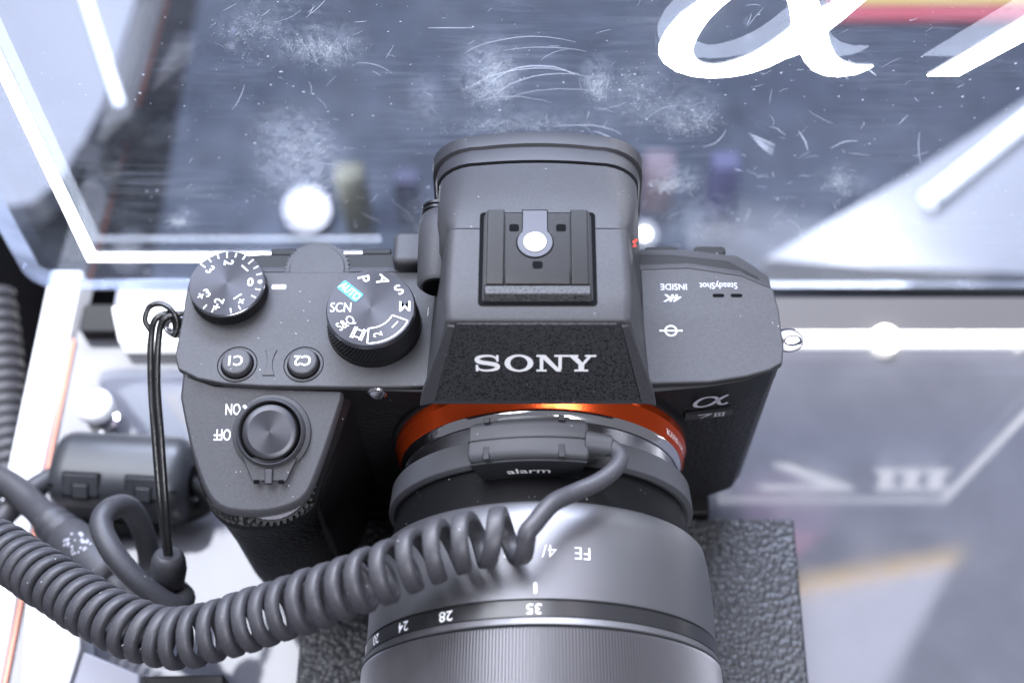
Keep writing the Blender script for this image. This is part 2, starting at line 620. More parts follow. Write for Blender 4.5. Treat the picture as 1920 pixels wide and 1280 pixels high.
def ell(cx, cy, rx, ry, n=40, a0=0.0):
    return [(cx + rx * math.cos(2 * math.pi * i / n + a0), cy + ry * math.sin(2 * math.pi * i / n + a0)) for i in range(n)]


# ---- lettering from the built-in font: triangles in 2D, cap height 1, centred
_cache = {}


def glyphs(txt, fat=0.0, shear=0.0):
    key = (txt, fat, shear)
    if key in _cache:
        return _cache[key]

    def raw(t):
        c = bpy.data.curves.new('t', 'FONT')
        c.body = t
        c.size = 1.0
        c.offset = fat
        c.shear = shear
        c.resolution_u = 4
        o = bpy.data.objects.new('t', c)
        COL.objects.link(o)
        dg = bpy.context.evaluated_depsgraph_get()
        me = bpy.data.meshes.new_from_object(o.evaluated_get(dg))
        vs = [(v.co.x, v.co.y) for v in me.vertices]
        fs = [tuple(p.vertices) for p in me.polygons]
        bpy.data.objects.remove(o)
        bpy.data.curves.remove(c)
        bpy.data.meshes.remove(me)
        return vs, fs
    hv, _ = raw('H')
    cap = max(y for x, y in hv) - min(y for x, y in hv)
    y0 = min(y for x, y in hv)
    vs, fs = raw(txt)
    x0, x1 = min(x for x, y in vs), max(x for x, y in vs)
    vs = [((x - (x0 + x1) / 2) / cap, (y - y0) / cap - 0.5) for x, y in vs]
    _cache[key] = (vs, fs)
    return vs, fs


def text_to(mb, txt, h, fn, fat=0.0, wide=1.0, shear=0.0, w=0.06):
    vs, fs = glyphs(txt, fat, shear)
    mb.add([fn(x * h * wide, y * h, w) for x, y in vs], fs)
    return mb


def frame(o, u, v):                              # 2D -> 3D on a plane
    o, u, v = Vector(o), Vector(u).normalized(), Vector(v).normalized()
    n = u.cross(v)
    return lambda x, y, w=0.0: o + u * x + v * y + n * w


def sub(fn, dx, dy, ang=0.0):                    # shifted / turned 2D frame
    c, s = math.cos(ang), math.sin(ang)
    return lambda x, y, w=0.0: fn(dx + x * c - y * s, dy + x * s + y * c, w)


def rect2(x0, x1, y0, y1):
    return [(x0, y0), (x1, y0), (x1, y1), (x0, y1)]


# ================================================================== SETTING
TZ = -57.0
tb = MB().prism([(-131, -260), (330, -260), (330, 66), (-131, 66)], TZ - 8, TZ)
tag(tb.build('display_table', TABLE, None, bevel=0.6), kind='structure')
tag(MB().box(-1500, 1500, -900, 1800, -430, -425).build('floor', DARKFLOOR), kind='structure')
tag(MB().box(-205, 520, 150, 900, -330, -320).build('rear_counter', SLATE), kind='structure')


def px_prism(pts, z1, z0):
    return MB().prism([(un(x, y, 'z', z1).x, un(x, y, 'z', z1).y) for x, y in pts], z0, z1)


# table edge trims
t = thing('table_edge_trim', (-135, 0, TZ - 8), 'white plastic edge strip with orange line along left side of table', 'edge strip')
MB().box(-140.5, -131.2, -120, 84, TZ - 8, TZ + 3).build('strip', WHITEPL, t, bevel=0.8)
MB().box(-131.1, -130.2, -120, 62, TZ, TZ + 1.2).build('orange_line', ORANGEPL, t)
t = thing('lit_edge_bar', (100, 61, TZ), 'glowing white acrylic bar along back edge of table right of camera', 'light bar')
MB().box(18, 330, 60.0, 64.5, TZ + 0.3, TZ + 2.0).build('bar', LIT, t, bevel=0.5)
MB().box(18, 330, 64.9, 76, TZ - 5, TZ + 1.2).build('rear_channel', CHANNEL, t, bevel=0.5)
for x in (99.0, 138.0):
    MB().lathe([(0.01, 0), (4.2 if x < 110 else 1.8, 0), (3.4 if x < 110 else 1.5, 1.8), (2.2 if x < 110 else .8, 2.8), (0.01, 3.2)], (x, 61.8, TZ + 2.0), (0, -0.2, 1), 24).build('bright_diode', WARMGLOW, t)  # the left dome is widened to stand in for the diode's flare

# ================================================================== ACRYLIC SIGN
sg = thing('acrylic_sign', (0, PAN_Y, PAN_Z + 27), 'upright scratched clear acrylic sign with glowing alpha seven lettering behind camera', 'sign')
TH = 2.7
pu0, pv0 = on_panel(62, 541)
outl = []
for k in range(9):
    a = R(180 + 90 * k / 8)
    outl.append((pu0 + 9 + 9 * math.cos(a), pv0 + 9 + 9 * math.sin(a)))
outl += [(215, pv0), (215, 190), (pu0, 190)]
m = MB()
n = len(outl)
m.add([panel_pt(u, v, 0) for u, v in outl] + [panel_pt(u, v, -TH) for u, v in outl],
      [tuple(range(n)), tuple(range(2 * n - 1, n - 1, -1))])
m.build('sheet', ACRYLIC, sg, smooth=0)
m = MB()
m.add([panel_pt(u, v, -0.02) for u, v in outl] + [panel_pt(u, v, -TH + 0.02) for u, v in outl],
      [(j, (j + 1) % n, (j + 1) % n + n, j + n) for j in range(n)])
m.build('sheet_edge', ACRYLIC_EDGE, sg, smooth=40)
# frosted rim outside the border line, lower left
lu, lv = on_panel(166, 487)


def solid2(name, loops, material, w0, w1, parent):
    mb = MB()
    mb.flat(loops, panel_pt, w1)
    mb.flat(loops, panel_pt, w0)
    for lp in loops:
        k = len(lp)
        mb.add([panel_pt(u, v, w0) for u, v in lp] + [panel_pt(u, v, w1) for u, v in lp],
               [(j, (j + 1) % k, (j + 1) % k + k, j + k) for j in range(k)])
    return mb.build(name, material, parent, smooth=0)


rim = [(u, v) for u, v in outl[:9]] + [(-40, pv0), (-40, pv0 + 4.5), (pu0 + 11, pv0 + 4.5), (pu0 + 5, pv0 + 10), (pu0 + 5, 190), (pu0, 190)]
solid2('frosted_rim', [rim], ACRYLIC_EDGE, 0.15, 0.5, sg)
solid2('border_line', [[(lu, lv), (-40, lv), (-40, lv + 3.0), (lu + 2.6, lv + 3.0), (lu + 2.6, 180), (lu, 180)]], LIT, 0.15, 0.55, sg)


def zp(pts):                                     # outline points read in the enlarged top right view
    return [on_panel(1200 + x / 2.667, y / 2.667) for x, y in pts]


al_out = [(300, 0), (200, 70), (130, 150), (95, 220), (95, 270), (120, 310), (180, 350), (260, 375), (350, 384), (450, 378),
          (550, 360), (650, 325), (720, 290), (800, 262), (820, 300), (860, 345), (920, 370), (990, 377), (1080, 365),
          (1130, 345), (1165, 325), (1085, 325), (1020, 308), (978, 275), (950, 215), (938, 150), (1010, 95), (1120, 0),
          (1330, -170), (1190, -170), (950, 20), (905, 40), (870, -60), (800, -120), (690, -150), (560, -130), (420, -75)]
al_in = [(440, 0), (345, 90), (285, 180), (265, 240), (275, 285), (310, 312), (370, 322), (450, 307), (560, 266), (650, 212),
         (720, 160), (752, 128), (750, 70), (735, 0), (700, -60), (640, -85), (540, -60)]


def resample(pts, k=3):
    return [(p.x, p.y) for p in catmull([(x, y, 0) for x, y in pts], k, True)]


solid2('alpha_letter', [zp(al_out), resample(zp(al_in), 3)], LIT, 0.15, 0.5, sg)
f0, f1 = on_panel(1738, 140), on_panel(1797, 140)
W7, H7, TK = 32.0, 30.0, 5.0
dx = 27.0
seven = [f0, f1, (f1[0] + dx, f0[1] + H7 - TK), (f1[0] + dx + 3, f0[1] + H7), (f0[0] + 2, f0[1] + H7), (f0[0] - 1.5, f0[1] + H7 - TK), (f0[0] + dx - 3, f0[1] + H7 - TK)]
solid2('seven_letter', [seven], LIT, 0.15, 0.5, sg)
x = f1[0] + dx + 5
for k in range(3):
    b = f0[1] + 6
    hh = H7 - 6
    sh = 5.0
    i_ = [(x, b), (x + 9, b), (x + 9.6, b + 3), (x + 7.6, b + 3), (x + 7.6 + sh * .75, b + hh - 3), (x + 9.6 + sh * .8, b + hh - 3),
          (x + 9 + sh + 1.2, b + hh), (x + sh + 1.2, b + hh), (x + sh, b + hh - 3), (x + 2.4 + sh * .75, b + hh - 3), (x + 2.4, b + 3), (x + 0.6, b + 3)]
    solid2('numeral_letter', [i_], LIT, 0.15, 0.5, sg)
    x += 9.2
# top border and right border of the glowing frame (seen mirrored in the table)
tv = f0[1] + H7 + 11
solid2('border_line', [[(lu + 6, tv), (157, tv), (157, 2.0), (160, 2.0), (160, tv + 3), (lu + 6, tv + 3)]], LIT, 0.15, 0.55, sg)

# scratches and smears on the front face
sc = MB()
rs = random.Random(3)


def strip(pts, w):
    k = len(pts)
    vs = []
    for i, (u, v) in enumerate(pts):
        a, b = pts[max(i - 1, 0)], pts[min(i + 1, k - 1)]
        dx_, dy_ = b[0] - a[0], b[1] - a[1]
        L = math.hypot(dx_, dy_) or 1
        ww = 0.62 * w * (0.25 + 0.75 * math.sin(math.pi * (i + 0.3) / (k - 0.4)))
        vs.append(panel_pt(u - dy_ / L * ww, v + dx_ / L * ww, 0.1))
        vs.append(panel_pt(u + dy_ / L * ww, v - dx_ / L * ww, 0.1))
    sc.add(vs, [(2 * i, 2 * i + 1, 2 * i + 3, 2 * i + 2) for i in range(k - 1)])


def arc_px(cx, cy, rx, ry, a0, a1, w, jit=0.0, k=9):
    P = []
    for i in range(k):
        a = R(a0 + (a1 - a0) * i / (k - 1))
        P.append(on_panel(cx + rx * math.cos(a) + rs.gauss(0, jit), cy - ry * math.sin(a) + rs.gauss(0, jit)))
    strip(P, w)


# long arcs rubbed round the eyecup
for cx, cy, rx, ry, a0, a1, w in ((1010, 205, 150, 78, 60, 150, .16), (1010, 215, 120, 92, 55, 140, .22), (1000, 160, 170, 92, 62, 140, .10),
                                  (1050, 230, 150, 92, 70, 150, .14), (1080, 260, 90, 26, 20, 120, .14), (960, 250, 130, 70, 55, 130, .08),
                                  (1020, 150, 160, 62, 60, 118, .09), (1100, 300, 70, 55, 20, 80, .2), (1060, 250, 180, 84, 72, 130, .09)):
    arc_px(cx, cy, rx, ry, a0, a1, w, 0.6)
for i in range(120):                             # loose fine scratches
    px, py = rs.uniform(330, 1800), rs.uniform(10, 470)
    L = abs(rs.gauss(0, 26)) + 5
    a = rs.gauss(18, 34)
    bend = rs.gauss(0, 16)
    P = []
    for k in range(6):
        q = k / 5
        P.append(on_panel(px + L * q * math.cos(R(a + bend * q)), py - L * q * math.sin(R(a + bend * q))))
    strip(P, rs.uniform(0.03, 0.09))
for i in range(26):                              # bolder curved nicks at the right
    px, py = rs.gauss(1470, 140), rs.gauss(250, 75)
    L = abs(rs.gauss(0, 24)) + 6
    a = rs.gauss(20, 45)
    bend = rs.gauss(0, 28)
    strip([on_panel(px + L * q * math.cos(R(a + bend * q)), py - L * q * math.sin(R(a + bend * q)) + rs.gauss(0, .6)) for q in (0, .2, .4, .6, .8, 1)], abs(rs.gauss(0, 0.07)) + .04)
for i in range(9):
    px, py = 1404 + i * 2.2, 250 + i * 2.6
    strip([on_panel(px + (50 - 3 * i) * q, py + 21 * q + rs.gauss(0, .5)) for q in (0, .3, .6, 1)], rs.uniform(.06, .16))
strip([on_panel(803 + 84 * q, 52) for q in (0, .3, .6, 1)], 0.14)
for i in range(330):                             # dust
    px, py = rs.uniform(300, 1900), rs.uniform(0, 470)
    u, v = on_panel(px, py)
    q = abs(rs.gauss(0, 0.10)) + 0.05
    strip([(u - q, v), (u, v + q * .2), (u + q, v)], q * 0.8)
tag(sc.build('scratches', SCRATCH, sg, smooth=0, fix=False), kind='stuff')
sc = MB()


def patch(cx, cy, rx, ry, nn, L0, ang, w):       # a rubbed spot: short hair scratches and grains, thinning outwards
    lobes = [(rs.gauss(0, .35), rs.gauss(0, .35), rs.uniform(.35, .7)) for _ in range(6)]
    for i in range(nn * 3):
        lx, ly, lr = rs.choice(lobes)
        px, py = cx + rx * (lx + rs.gauss(0, lr * .55)), cy + ry * (ly + rs.gauss(0, lr * .55))
        if rs.random() < .6:
            u, v = on_panel(px, py)
            q = abs(rs.gauss(0, .07)) + .03
            strip([(u - q, v - q * .3), (u, v + q * .3), (u + q, v)], q * .9)
        else:
            L = min(3.2, rs.expovariate(1.2)) * L0 * .8 + 1.5
            b = ang + rs.gauss(0, 26)
            bd_ = rs.gauss(0, 20)
            strip([on_panel(px + L * q * math.cos(R(b + bd_ * q)), py - L * q * math.sin(R(b + bd_ * q))) for q in (-.5, -.17, .17, .5)], w * rs.uniform(.15, .7))


patch(915, 150, 58, 62, 300, 9, 42, 0.12)
patch(1120, 155, 28, 32, 170, 8, 70, 0.09)
patch(560, 300, 78, 80, 160, 12, 12, 0.17)  # smear that also paints the pale reflected glow here
patch(610, 100, 75, 32, 170, 16, -62, 0.10)
patch(1290, 215, 60, 40, 190, 10, -25, 0.09)
patch(1270, 345, 45, 18, 130, 12, 18, 0.16)
patch(1580, 345, 40, 20, 110, 12, 30, 0.10)
patch(1190, 180, 60, 60, 110, 7, 20, 0.08)
patch(1010, 235, 140, 18, 150, 14, 6, 0.10)
patch(330, 415, 26, 12, 70, 10, -20, 0.18)
patch(470, 60, 70, 40, 90, 8, 30, 0.12)
tag(sc.build('smears', SMUDGE, sg, smooth=0, fix=False), kind='stuff')

# ------------------------------------------------------------------ what shows through the sign, and shapes standing in for its reflections
o = px_prism([(-60, -40), (268, -40), (196, 190), (120, 330), (60, 380), (-60, 400)], -300, -320).build('pale_board', PALE, None, bevel=1)
tag(o, 'pale lavender board behind left part of clear sign', 'board')
o = px_prism([(2040, 110), (1700, 330), (1430, 486), (1620, 500), (2040, 520)], -296, -320).build('pale_board', PALE, None, bevel=1)
tag(o, 'pale lavender board behind right part of clear sign', 'board')
for (a, b, lab) in (((148, -40), (240, 245), 'thin pale glowing rod in place of light streak upper left of clear sign'),
                    ((1745, 372), (2000, 165), 'thick white glowing rod in place of light streak right of clear sign')):
    zt2 = -297 if a[0] < 900 else -291
    A, B = un(a[0], a[1], 'z', zt2), un(b[0], b[1], 'z', zt2)
    rr = 2.4 if a[0] < 900 else 4.6
    t = thing('streak_rod', (A + B) / 2 - Vector((0, 0, 6)), lab, 'light streak')
    MB().tube([A, A.lerp(B, .3), A.lerp(B, .7), B], rr, 12).build('tube', LITSOFT, t)  # glowing rods added in place of blurred streaks of light
    for e in (A, B):
        d = (B - A).normalized()
        MB().lathe([(rr + .8, -2), (rr + .8, 2)], e, d, 16).build('end_cap', WHITEPL, t)
for px, py, rr, lab in ((575, 392, 6.0, 'round bright glow disc in place of lamp reflection left of viewfinder'),
                        (1590, 428, 2.6, 'tiny round glow disc in place of lamp reflection right of camera'),
                        (1208, 440, 3.2, 'small round glow disc in place of reflected glow close to right side of viewfinder')):
    P = un(px, py, 'z', -308)
    rr *= 1.55
    t = thing('glint_disc', P - Vector((0, 0, 12)), lab, 'lamp reflection')  # glowing discs added in place of lights reflected in the sign
    MB().lathe([(rr * 1.1, -12), (rr * 1.15, -1), (rr * 1.35, 1.0), (rr * 1.05, 1.2)], P, (0, -0.45, 1), 32).build('housing', GREYPL, t)
    MB().lathe([(rr, 0), (rr, 1.4), (rr * .75, 2.0), (0.02, 2.2)], P, (0, -0.45, 1), 32).build('halo_disc', HALOGLOW, t)  # wider, weaker glowing disc painted as the halo
    MB().lathe([(rr * .5, 2.2), (rr * .42, 2.9), (0.02, 3.4)], P, (0, -0.45, 1), 24).build('glint_core', WARMGLOW, t)
    pl_ = bpy.data.lights.new('counter_fill', 'POINT')       # added point light, brightens the counter around each glowing disc
    pl_.energy = 0.42 if rr > 6 else 0.22
    pl_.color = (1.0, 0.97, 0.92)
    pl_.shadow_soft_size = 0.006
    po = bpy.data.objects.new('counter_fill', pl_)
    COL.objects.link(po)
    po.parent = t
    po.location = Vector((0, -14, 58)) * MM
A, B = un(1560, 36, 'z', -316), un(1990, 26, 'z', -316)
t = thing('red_banner', ((A.x + B.x) / 2, A.y, -320), 'red banner with yellow fringe behind top right of sign', 'banner')
MB().box(A.x, B.x, A.y, A.y + 60, -320, -316).build('cloth', BANNER, t, bevel=1)
MB().box(A.x + 4, B.x, A.y + 12, A.y + 19, -315.9, -314.8).build('fringe', FRINGE, t)
for px, py, s_, lab in ((165, 290, 10, 'small dark bottle shape behind left of clear sign'), (230, 210, 8, 'narrow dark post behind left of clear sign')):
    P = un(px, py, 'z', -280)
    s_ *= 1.5
    o = MB().lathe([(s_, -40), (s_, -12), (s_ * .55, -3), (s_ * .5, 0)], P, (0, 0, 1), 32).build('dark_post', BLACK, None)
    tag(o, lab, 'post')

STREAK_BOXES = (((1362, 300), 7, 44, (0.055, 0.055, 0.11), 'blurred violet box in place of reflected streak right of viewfinder'), ((1238, 300), 8, 40, (0.10, 0.075, 0.09), 'blurred pink box in place of reflected streak close to right of viewfinder'),
         ((655, 320), 7, 50, (0.08, 0.078, 0.055), 'blurred olive box in place of reflected streak left of viewfinder'),
         ((760, 330), 6, 40, (0.055, 0.055, 0.09), 'blurred lavender box in place of reflected streak beside viewfinder'))
for (px, py), w_, h_, c_, lab in STREAK_BOXES:  # boxes added in place of soft coloured reflections in the sign
    P = un(px, py, 'z', -320 + h_)
    cm = mat('streak_box_' + lab.split()[1], c_, 0.6, spec=0.2, var=0.2)
    t = thing('streak_box', (P.x, P.y, -320), lab, 'streak_box')
    MB().prism(rrect(P.x - w_, P.x + w_, P.y - w_ * .8, P.y + w_ * .8, 1.5), -320, -320 + h_).build('box', cm, t, bevel=.8)
    MB().prism(rrect(P.x - w_ * .8, P.x + w_ * .8, P.y - w_ * .6, P.y + w_ * .6, 1.0), -320 + h_, -319.5 + h_).build('box_top', cm, t)

# ceiling sign that the table mirrors at lower right
HS = 900.0


def mirror_up(px, py, h):
    P = un(px, py, 'z', TZ)
    d = (P - CPOS)
    d.z = -d.z
    return P + d * ((h - P.z) / d.z)


t = thing('hanging_sign', mirror_up(1620, 1150, HS), 'pale backlit ceiling sign with yellow stripe mirrored in table lower right', 'sign')
q = [mirror_up(x, y, HS) for x, y in ((1490, 1110), (1790, 1055), (1640, 1330), (1440, 1330))]
MB().prism([(p.x, p.y) for p in q], HS, HS + 25).build('face', SIGNGLOW, t)
q = [mirror_up(x, y, HS) for x, y in ((1500, 1075), (1815, 1022), (1800, 1050), (1490, 1104))]
MB().prism([(p.x, p.y) for p in q], HS, HS + 25).build('stripe', SIGNYEL, t)
q = [mirror_up(x, y, HS) for x, y in ((1400, 900), (1520, 880), (1570, 960), (1510, 1020), (1420, 1010))]
MB().prism([(p.x, p.y) for p in q], HS, HS + 25).build('pink_disc', SIGNPINK, t)

# ================================================================== LEATHER BLOCK
bl = thing('leather_block', (4, -40, TZ), 'black grained leather display block under the lens', 'block')
MB().prism([(-56.5, -170), (63.2, -170), (65.2, 3.4), (-56.5, 3.4)], TZ, -43).build('padded_top', LEATHER, bl, bevel=0.8, seg=3)
MB().box(-45, 44, 4.0, 34, TZ, -41.2).build('riser', BLACK, bl, bevel=0.5)

# ================================================================== MIRRORLESS CAMERA
CAM = thing('mirrorless_camera', (-10, 15, -41), 'black mirrorless camera with orange lens mount ring on leather block', 'camera')
ZP = 27.0
foot = [(-74, 12), (-72.5, 8), (-66, 6), (-52, 5.3), (-34, 4.8), (-20, 4.2), (24, 4.4), (35.5, 5.6), (43.2, 7.0), (49, 9.2), (51.4, 12.5), (51.7, 20),
        (51.2, 27), (48, 32), (42, 36), (30, 37.6), (-10, 38), (-60, 37.5), (-71, 35), (-74, 28)]
rings = []
for z, k in ((-41, 2.2), (-39.6, 0.8), (-37, 0), (16.3, 0)):
    cx, cy = -11, 21
    rings.append([(x - math.copysign(min(k, abs(x - cx)), x - cx), y - math.copysign(min(k, abs(y - cy)), y - cy), z) for x, y in foot])
MB().loft(rings).build('body', LEATHERETTE, CAM, bevel=0.25)
band = MB().prism([(x, y - (0.25 if y < 15 else 0)) for x, y in foot], 16.5, 26.0)
band.build('upper_band', BLACK, CAM, bevel=0.3)
# --- top plates
pl_left = [(-74.6, 12), (-73.6, 9.0), (-69.3, 6.8), (-63.7, 5.6), (-55, 5.0), (-39.6, 4.8), (-21.0, 4.9), (-21.0, 32.6), (-72, 32.6), (-74.2, 30)]
MB().prism(pl_left, 25.2, ZP).build('top_plate', PAINT, CAM, bevel=0.45, seg=3)
MB().prism([(x * 1.0 + 0.1, y + 0.5) for x, y in pl_left], 24.2, 25.3).build('plate_shadow_gap', SEAM, CAM)
pl_right = [(22.6, 5.6), (35.8, 6.0), (43.5, 7.3), (48.5, 8.8), (51.2, 10.4), (51.8, 14.2), (51.6, 23.2), (50.9, 28.3), (44.3, 31.6), (33, 33.6), (22.6, 33.2)]
MB().prism(pl_right, 24.8, ZP).build('top_plate', PAINT, CAM, bevel=0.45, seg=3)


def slope_strip(front, back, name):
    m = MB()
    r0 = [(x, y, ZP - 0.35) for x, y in front] + [(x, y, 23.8) for x, y in reversed(back)]
    r1 = [(x, y, 20) for x, y in front] + [(x, y, 20) for x, y in reversed(back)]
    k = len(r0)
    h = k // 2
    vs = r0 + r1
    fs = [(i, i + 1, k - 2 - i, k - 1 - i) for i in range(h - 1)]
    fs += [(j, (j + 1) % k, (j + 1) % k + k, j + k) for j in range(k)]
    fs.append(tuple(range(2 * k - 1, k - 1, -1)))
    m.add(vs, fs)
    return m.build(name, PAINT, CAM, bevel=0.5, seg=3)


slope_strip([(-72, 32.8), (-60, 32.8), (-40, 32.8), (-21, 32.8)], [(-70, 38.6), (-60, 39.2), (-40, 39.4), (-21, 39.4)], 'rear_shoulder')
slope_strip([(21, 33.3), (33, 33.8), (44.3, 31.8), (50.8, 28.6)], [(21, 40.5), (33, 40.5), (44.5, 38.8), (50.9, 33.5)], 'rear_shoulder')
for x0, x1 in ((24, 31.5), (35, 42)):
    MB().prism(rrect(x0, x1, 39.0, 41.2, .9), 20.5, 23.9).build('rear_button', BLACK, CAM, bevel=0.4)
MB().box(-58, -52.5, 38.6, 40.4, 20.5, 24.2).build('rear_button', BLACK, CAM, bevel=0.4)
MB().box(-38, -31.5, 38.8, 40.4, 20.5, 24.2).build('rear_button', BLACK, CAM, bevel=0.4)

# --- grip, with its sloping top
GS = 0.348


def gz(y): return 25.0 - GS * (5.0 - y)


def un_grip(px, py):
    d = ray(px, py)
    nrm = Vector((0, -GS, 1))
    k = (25 - 5 * GS - CPOS.dot(nrm)) / d.dot(nrm)
    P = CPOS + d * k
    return (P.x, P.y)


gpx = [(338, 742), (347, 790), (361, 850), (384, 915), (410, 948), (450, 959), (500, 958), (545, 946), (572, 927), (590, 893), (615, 825), (640, 746)]
gp = [un_grip(*p) for p in gpx]
gsm = [(p.x, p.y) for p in catmull([(x, y, 0) for x, y in gp], 3)]
gtop = gsm + [(-39.6, 6.2), (-55, 6.4), (-66, 7.0), (-72.6, 9.0)]
gc = (sum(x for x, y in gtop) / len(gtop), sum(y for x, y in gtop) / len(gtop))


def gring(off, dz, flatz=None, tap=0.0):
    out = []
    for x, y in gtop:
        d = Vector((x - gc[0], y - gc[1]))
        L = d.length
        q = (L + off) / L
        X, Y = gc[0] + d.x * q, gc[1] + d.y * q
        if y > 5.5:
            Y = y
        out.append((X, Y, (gz(Y) + dz) if flatz is None else flatz))
    return out


MB().loft([gring(-0.5, 0.0), gring(0.0, -0.5), gring(0.3, -2.2)]).build('grip_top', GRIPTOP, CAM, bevel=0.25)
MB().loft([gring(-1.6, -2.3), gring(-2.0, -6.0)]).build('dial_slot', SEAM, CAM)
MB().loft([gring(-0.6, -5.2), gring(0.9, -5.6), gring(1.1, -7.0), gring(0.4, -12), gring(-0.2, 0, -8), gring(-0.2, 0, -30), gring(-0.8, 0, -38.5), gring(-2.5, 0, -41)]).build('grip', LEATHERETTE, CAM, bevel=0.2)
# sloped dark flank joining grip top and body
fl = [un_grip(575, 927), un_grip(641, 742)]
m = MB()
m.loft([[(fl[0][0] - .5, fl[0][1], gz(fl[0][1]) - 2.0), (fl[1][0] - .5, 5, 23.0), (fl[1][0] + 1.6, 5, 20.5), (fl[0][0] + 1.4, fl[0][1] + .5, gz(fl[0][1]) - 4.5)],
        [(fl[0][0] - .5, fl[0][1] + 1, -30), (fl[1][0] - .5, 5, -30), (fl[1][0] + 1.6, 5, -30), (fl[0][0] + 1.4, fl[0][1] + 1, -30)]])
m.build('grip_flank', BLACK, CAM, bevel=0.4)
gn = Vector((0, -GS, 1)).normalized()
gv = Vector((0, 1, GS)).normalized()


def gframe(px, py):
    x, y = un_grip(px, py)
    return frame((x, y, gz(y)), (-1, 0, 0), -gv)  # lettering is read from behind the camera


# --- front dial
dc = Vector((-54.0, -11.3, gz(-11.3) - 2.9))
m = MB()
TEETH = 40
r0, r1 = [], []
for i in range(TEETH * 4):
    a = 2 * math.pi * i / (TEETH * 4)
    rr = 9.3 if (i % 4) in (0, 1) else 8.45
    v = Vector((1, 0, 0)) * math.cos(a) * rr + gv * math.sin(a) * rr
    r0.append(dc + v - gn * 1.7)
    r1.append(dc + v + gn * 0.3)
m.loft([r0, r1])
fd = m.build('front_dial', KNURL, CAM, smooth=0)
MB().lathe([(8.2, 0), (8.0, 0.25)], dc + gn * 0.3, gn, 48).build('dial_face', STEEL, fd)

# --- shutter button and power switch
sx, sy = un_grip(510, 812)
sc0 = Vector((sx, sy, gz(sy)))
sw = MB().lathe([(8.1, 0), (8.0, 0.7), (7.3, 1.1), (7.1, 1.1), (7.0, 2.2), (6.5, 2.6), (6.3, 2.4), (6.3, 0.2)], sc0, gn, 72).build('power_switch', PAINT, CAM, smooth=50)
tabf = frame(sc0 + gn * 0.9, (1, 0, 0), gv)
m = MB()
tabp = [(-5.6, -5.0), (-3.6, -9.6), (-2.9, -10.2), (-1.4, -9.8), (1.4, -9.8), (2.9, -10.2), (3.6, -9.6), (5.6, -5.0)]
m.loft([[tabf(x, y, -.8) for x, y in tabp], [tabf(x, y, .5) for x, y in tabp]])
m.build('lever_tab', PAINT, sw, bevel=0.3)
m = MB()
m.loft([[tabf(x, y, .2) for x, y in rect2(-.9, .9, -10.6, -7.4)], [tabf(x * .8, y, 1.3) for x, y in rect2(-.9, .9, -10.4, -7.4)]])
m.build('lever_ridge', PAINT, sw, bevel=0.25)
for s in (-1, 1):
    m = MB()
    m.loft([[tabf(s * x, y, .3) for x, y in rect2(2.0, 3.0, -10.4, -9.6)], [tabf(s * x, y, .8) for x, y in rect2(2.0, 3.0, -10.4, -9.6)]])
    m.build('lever_notch', SEAM, sw)
MB().lathe([(6.3, 0.3), (6.2, 0.4)], sc0, gn, 64).build('switch_gap', SEAM, sw)
sb = MB().lathe([(5.75, 0.3), (5.75, 2.3), (5.5, 2.65), (5.3, 2.7)], sc0, gn, 72).build('shutter_button', KNURL, CAM, smooth=50)
m = MB().lathe([(5.35, -.02), (5.3, 0.03), (3.0, -0.10), (0.02, -0.18)], (0, 0, 0), (0, 0, 1), 72)
bt = m.build('button_top', BUTTONTOP, sb, smooth=60)
bt.rotation_euler = (gn.to_track_quat('Z', 'Y')).to_euler()
bt.location = (sc0 + gn * 2.66) * MM - Vector(CAM.location) - Vector(sb.location)
m = MB()
g = gframe(437, 767)
text_to(m, 'ON', 2.3, g, fat=0.012, wide=0.62, w=0.08)
text_to(m, 'OFF', 2.3, gframe(417, 815), fat=0.012, wide=0.62, w=0.08)
m.build('switch_lettering', PRINT, CAM, smooth=0)
m = MB()
a = R(136)
fr = frame(sc0, (1, 0, 0), gv)
m.flat([[(7.5 * math.cos(a) + x * math.cos(a) - y * math.sin(a), 7.5 * math.sin(a) + x * math.sin(a) + y * math.cos(a)) for x, y in rect2(-.55, .55, -.3, .3)]], fr, 1.2)
m.build('switch_mark', PRINT, sw, smooth=0)

# --- custom buttons
top = frame((0, 0, ZP), (-1, 0, 0), (0, -1, 0))
for px, txt in ((442, 'C1'), (567, 'C2')):
    P = un(px, 676, 'z', 28.6)
    b = MB().lathe([(3.05, -1.5), (3.05, 1.2), (2.85, 1.55), (2.6, 1.6)], (P.x, P.y, ZP), (0, 0, 1), 48).build('custom_button', PAINT, CAM, smooth=50)
    MB().lathe([(4.15, 0), (4.15, .05), (3.95, .05), (3.95, 0)], (P.x, P.y, ZP), (0, 0, 1), 64, closed=True, caps=False).build('button_groove', SEAM, b)
    MB().lathe([(3.45, 0.0), (3.4, .06)], (P.x, P.y, ZP), (0, 0, 1), 48).build('button_well', SEAM, b)
    text_to(MB(), txt, 2.3, frame((P.x, P.y, ZP + 1.6), (-1, 0, 0), (0, -1, 0)), fat=0.014, wide=.92).build('lettering', PRINT, b, smooth=0)
P = un(506, 680, 'z', ZP)
bow = [(-1.3, 3), (1.3, 3), (.75, 1.6), (.55, 0), (.75, -1.6), (1.3, -3), (-1.3, -3), (-.75, -1.6), (-.55, 0), (-.75, 1.6)]
m = MB()
m.prism([(P.x + x, P.y + y) for x, y in bow], ZP - .3, ZP + .25)
m.build('finger_ridge', PAINT, CAM, bevel=0.15)
P = un(523, 538, 'z', ZP)
MB().flat([rrect(P.x - 1.5, P.x + 1.5, P.y - .55, P.y + .55, .3)], lambda x, y, w: Vector((x, y, w)), ZP + .05).build('index_mark', PRINT, CAM, smooth=0)


